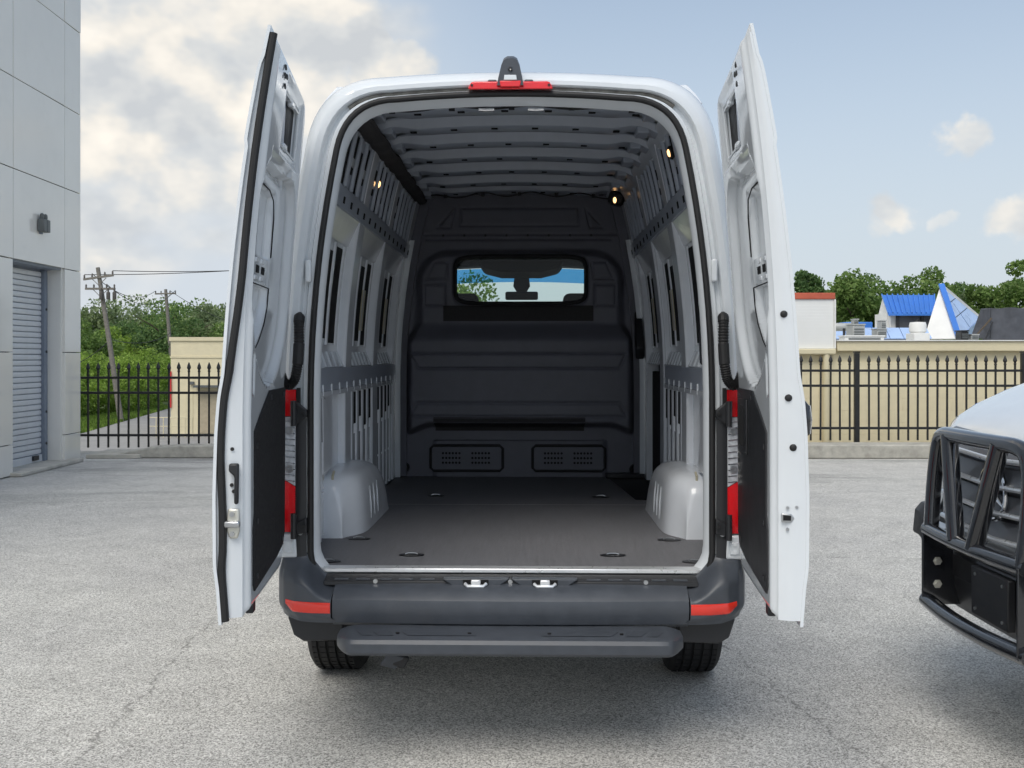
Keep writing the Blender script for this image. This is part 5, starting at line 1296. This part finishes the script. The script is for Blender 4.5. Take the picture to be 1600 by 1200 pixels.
# lower white lip and black bumper
MB().grid(lambda x, v: (x, nf(x)+.035+.03*math.sin(v*3.14), .735+.055*v), lin(-.62, .62, 30), lin(0, 1, 6)).build('bumper_lip', 'silver_paint', K, recalc=False)
bp = [(.0, .775), (.045, .765), (.075, .73), (.085, .66), (.08, .55), (.06, .47), (.03, .43), (-.05, .42)]
xs_ = lin(-1.0, 1.0, 61)
bmp = MB().loft([[(x, -.04*x*x-1.6*max(0, abs(x)-.90)+a, b+(.07*sst(.72, .85, abs(x)) if b > .7 else max(0, .70-b)*.92*sst(.58, .84, abs(x)))) for (a, b) in bp] for x in xs_], False).build('front_bumper', 'black_plastic', K, recalc=False, angle=30)
MB().grid(lambda x, v: (x, nf(x)+.092, .60+.09*v), lin(.02, .34, 12), [0, 1]).build('air_intake', 'dark_void', bmp, recalc=False)
for k in range(3): MB().tube([(x, nf(x)+.094, .70+k*.018) for x in lin(-.28+k*.02, .10, 8)], .006, 6).build('intake_fin', 'bumper_plastic', bmp)
pl = MB().box(-.20, .11, .092, .125, .49, .69).build('plate_bracket', 'black_plastic', bmp, bevel=.006)
for (x, z) in ((-.16, .66), (.07, .66), (-.16, .52), (.07, .52)): MB().lathe([(.007, 0), (.007, .004), (0, .005)], (x, .125, z), 'y', 8).build('screw', 'steel', pl)
for sg in (-1, 1):
    hlp = MB().grid(lambda x, v: (sg*x, nf(x)+.045-.05*v, .86+(.15+.03*(x-.58)/.3)*v), lin(.60, .95, 14), lin(0, 1, 6)).build('headlamp', 'clear_lens', K, recalc=False)
    MB().tube([(sg*x, nf(x)+.04, .855) for x in lin(.59, .95, 12)], .012, 8).build('headlamp_edge', 'black_plastic', hlp)
    MB().grid(lambda x, v: (sg*x, nf(x)+.042, .77+.085*v), lin(.55, .95, 14), [0, 1]).build('headlamp_filler', 'black_plastic', hlp, recalc=False)
# bull bar
Y0 = .20
def bby(x): return Y0-.02*(x/.47)**2
def sw_(pts, r, n=14, it=3, closed=False):
    P_ = [Vector(p) for p in pts]
    for _ in range(it):
        Q = [P_[0]]
        for i in range(len(P_)-1): Q += [P_[i].lerp(P_[i+1], .25), P_[i].lerp(P_[i+1], .75)]
        Q.append(P_[-1]); P_ = Q
    return MB().tube(P_, r, n)
hoop = [(a*(.835 if a > 0 else 1.0), c-.03*sst(.79, 1.2, d_), d_) for (a, c, d_) in [(-.44, bby(.44)+.0, .79), (-.455, bby(.455), 1.0), (-.43, bby(.43), 1.18), (-.36, bby(.36), 1.215), (-.2, bby(.2), 1.215), (0, bby(0), 1.215), (.2, bby(.2), 1.215), (.36, bby(.36), 1.215), (.43, bby(.43), 1.18), (.455, bby(.455), 1.0), (.44, bby(.44), .79)]]
bb = sw_(hoop, .032).build('bull_bar', 'black_gloss', K, angle=60)
sw_([(-.47, bby(.47), .79), (-.2, bby(.2), .785), (0, bby(0), .785), (.2, bby(.2), .785), (.395, bby(.395), .79)], .032).build('middle_tube', 'black_gloss', bb, angle=60)
sw_([(-.48, bby(.48), .475), (-.2, bby(.2), .462), (0, bby(0), .46), (.2, bby(.2), .462), (.41, bby(.41), .475)], .034).build('lower_tube', 'black_gloss', bb, angle=60)
for sg in (-1, 1):
    MB().tube([(sg*.225, bby(.225)-.03, 1.21), (sg*.08, bby(.08), .79)], .035, 16).build('upright', 'black_gloss', bb, angle=60)
    br_ = MB().prism([(.215, .79), (.215, .46), (-.15, .46), (-.15, .52), (.02, .55), (.08, .60), (.08, .79)], lambda a, b: (sg*.393 if sg > 0 else -.46, a, b), lambda a, b: (sg*.380 if sg > 0 else -.447, a, b)).build('bar_bracket', 'black_gloss', bb, bevel=.003)
    for z in (.65, .55):
        bt = MB().lathe([(.020, 0), (.020, -.003), (.013, -.003), (.013, -.014), (0, -.014)], (.3795 if sg > 0 else -.4605, .15, z), 'x', 6).build('bracket_bolt', 'zinc', br_)
for sg in (-1, 1):
    wheel(sg*.83, -1.05, K, outer=sg); wheel(sg*.83, -4.6, K, outer=sg)
    MB().tube([(sg*.960, -1.05+.43*math.cos(a), .37+.43*math.sin(a)) for a in lin(.05, math.pi-.05, 18)], .018, 8).build('wheel_arch_trim', 'black_plastic', K)
MB().box(-.8, .8, -5.6, -.4, .42, .46).build('underside', 'black_plastic', K)
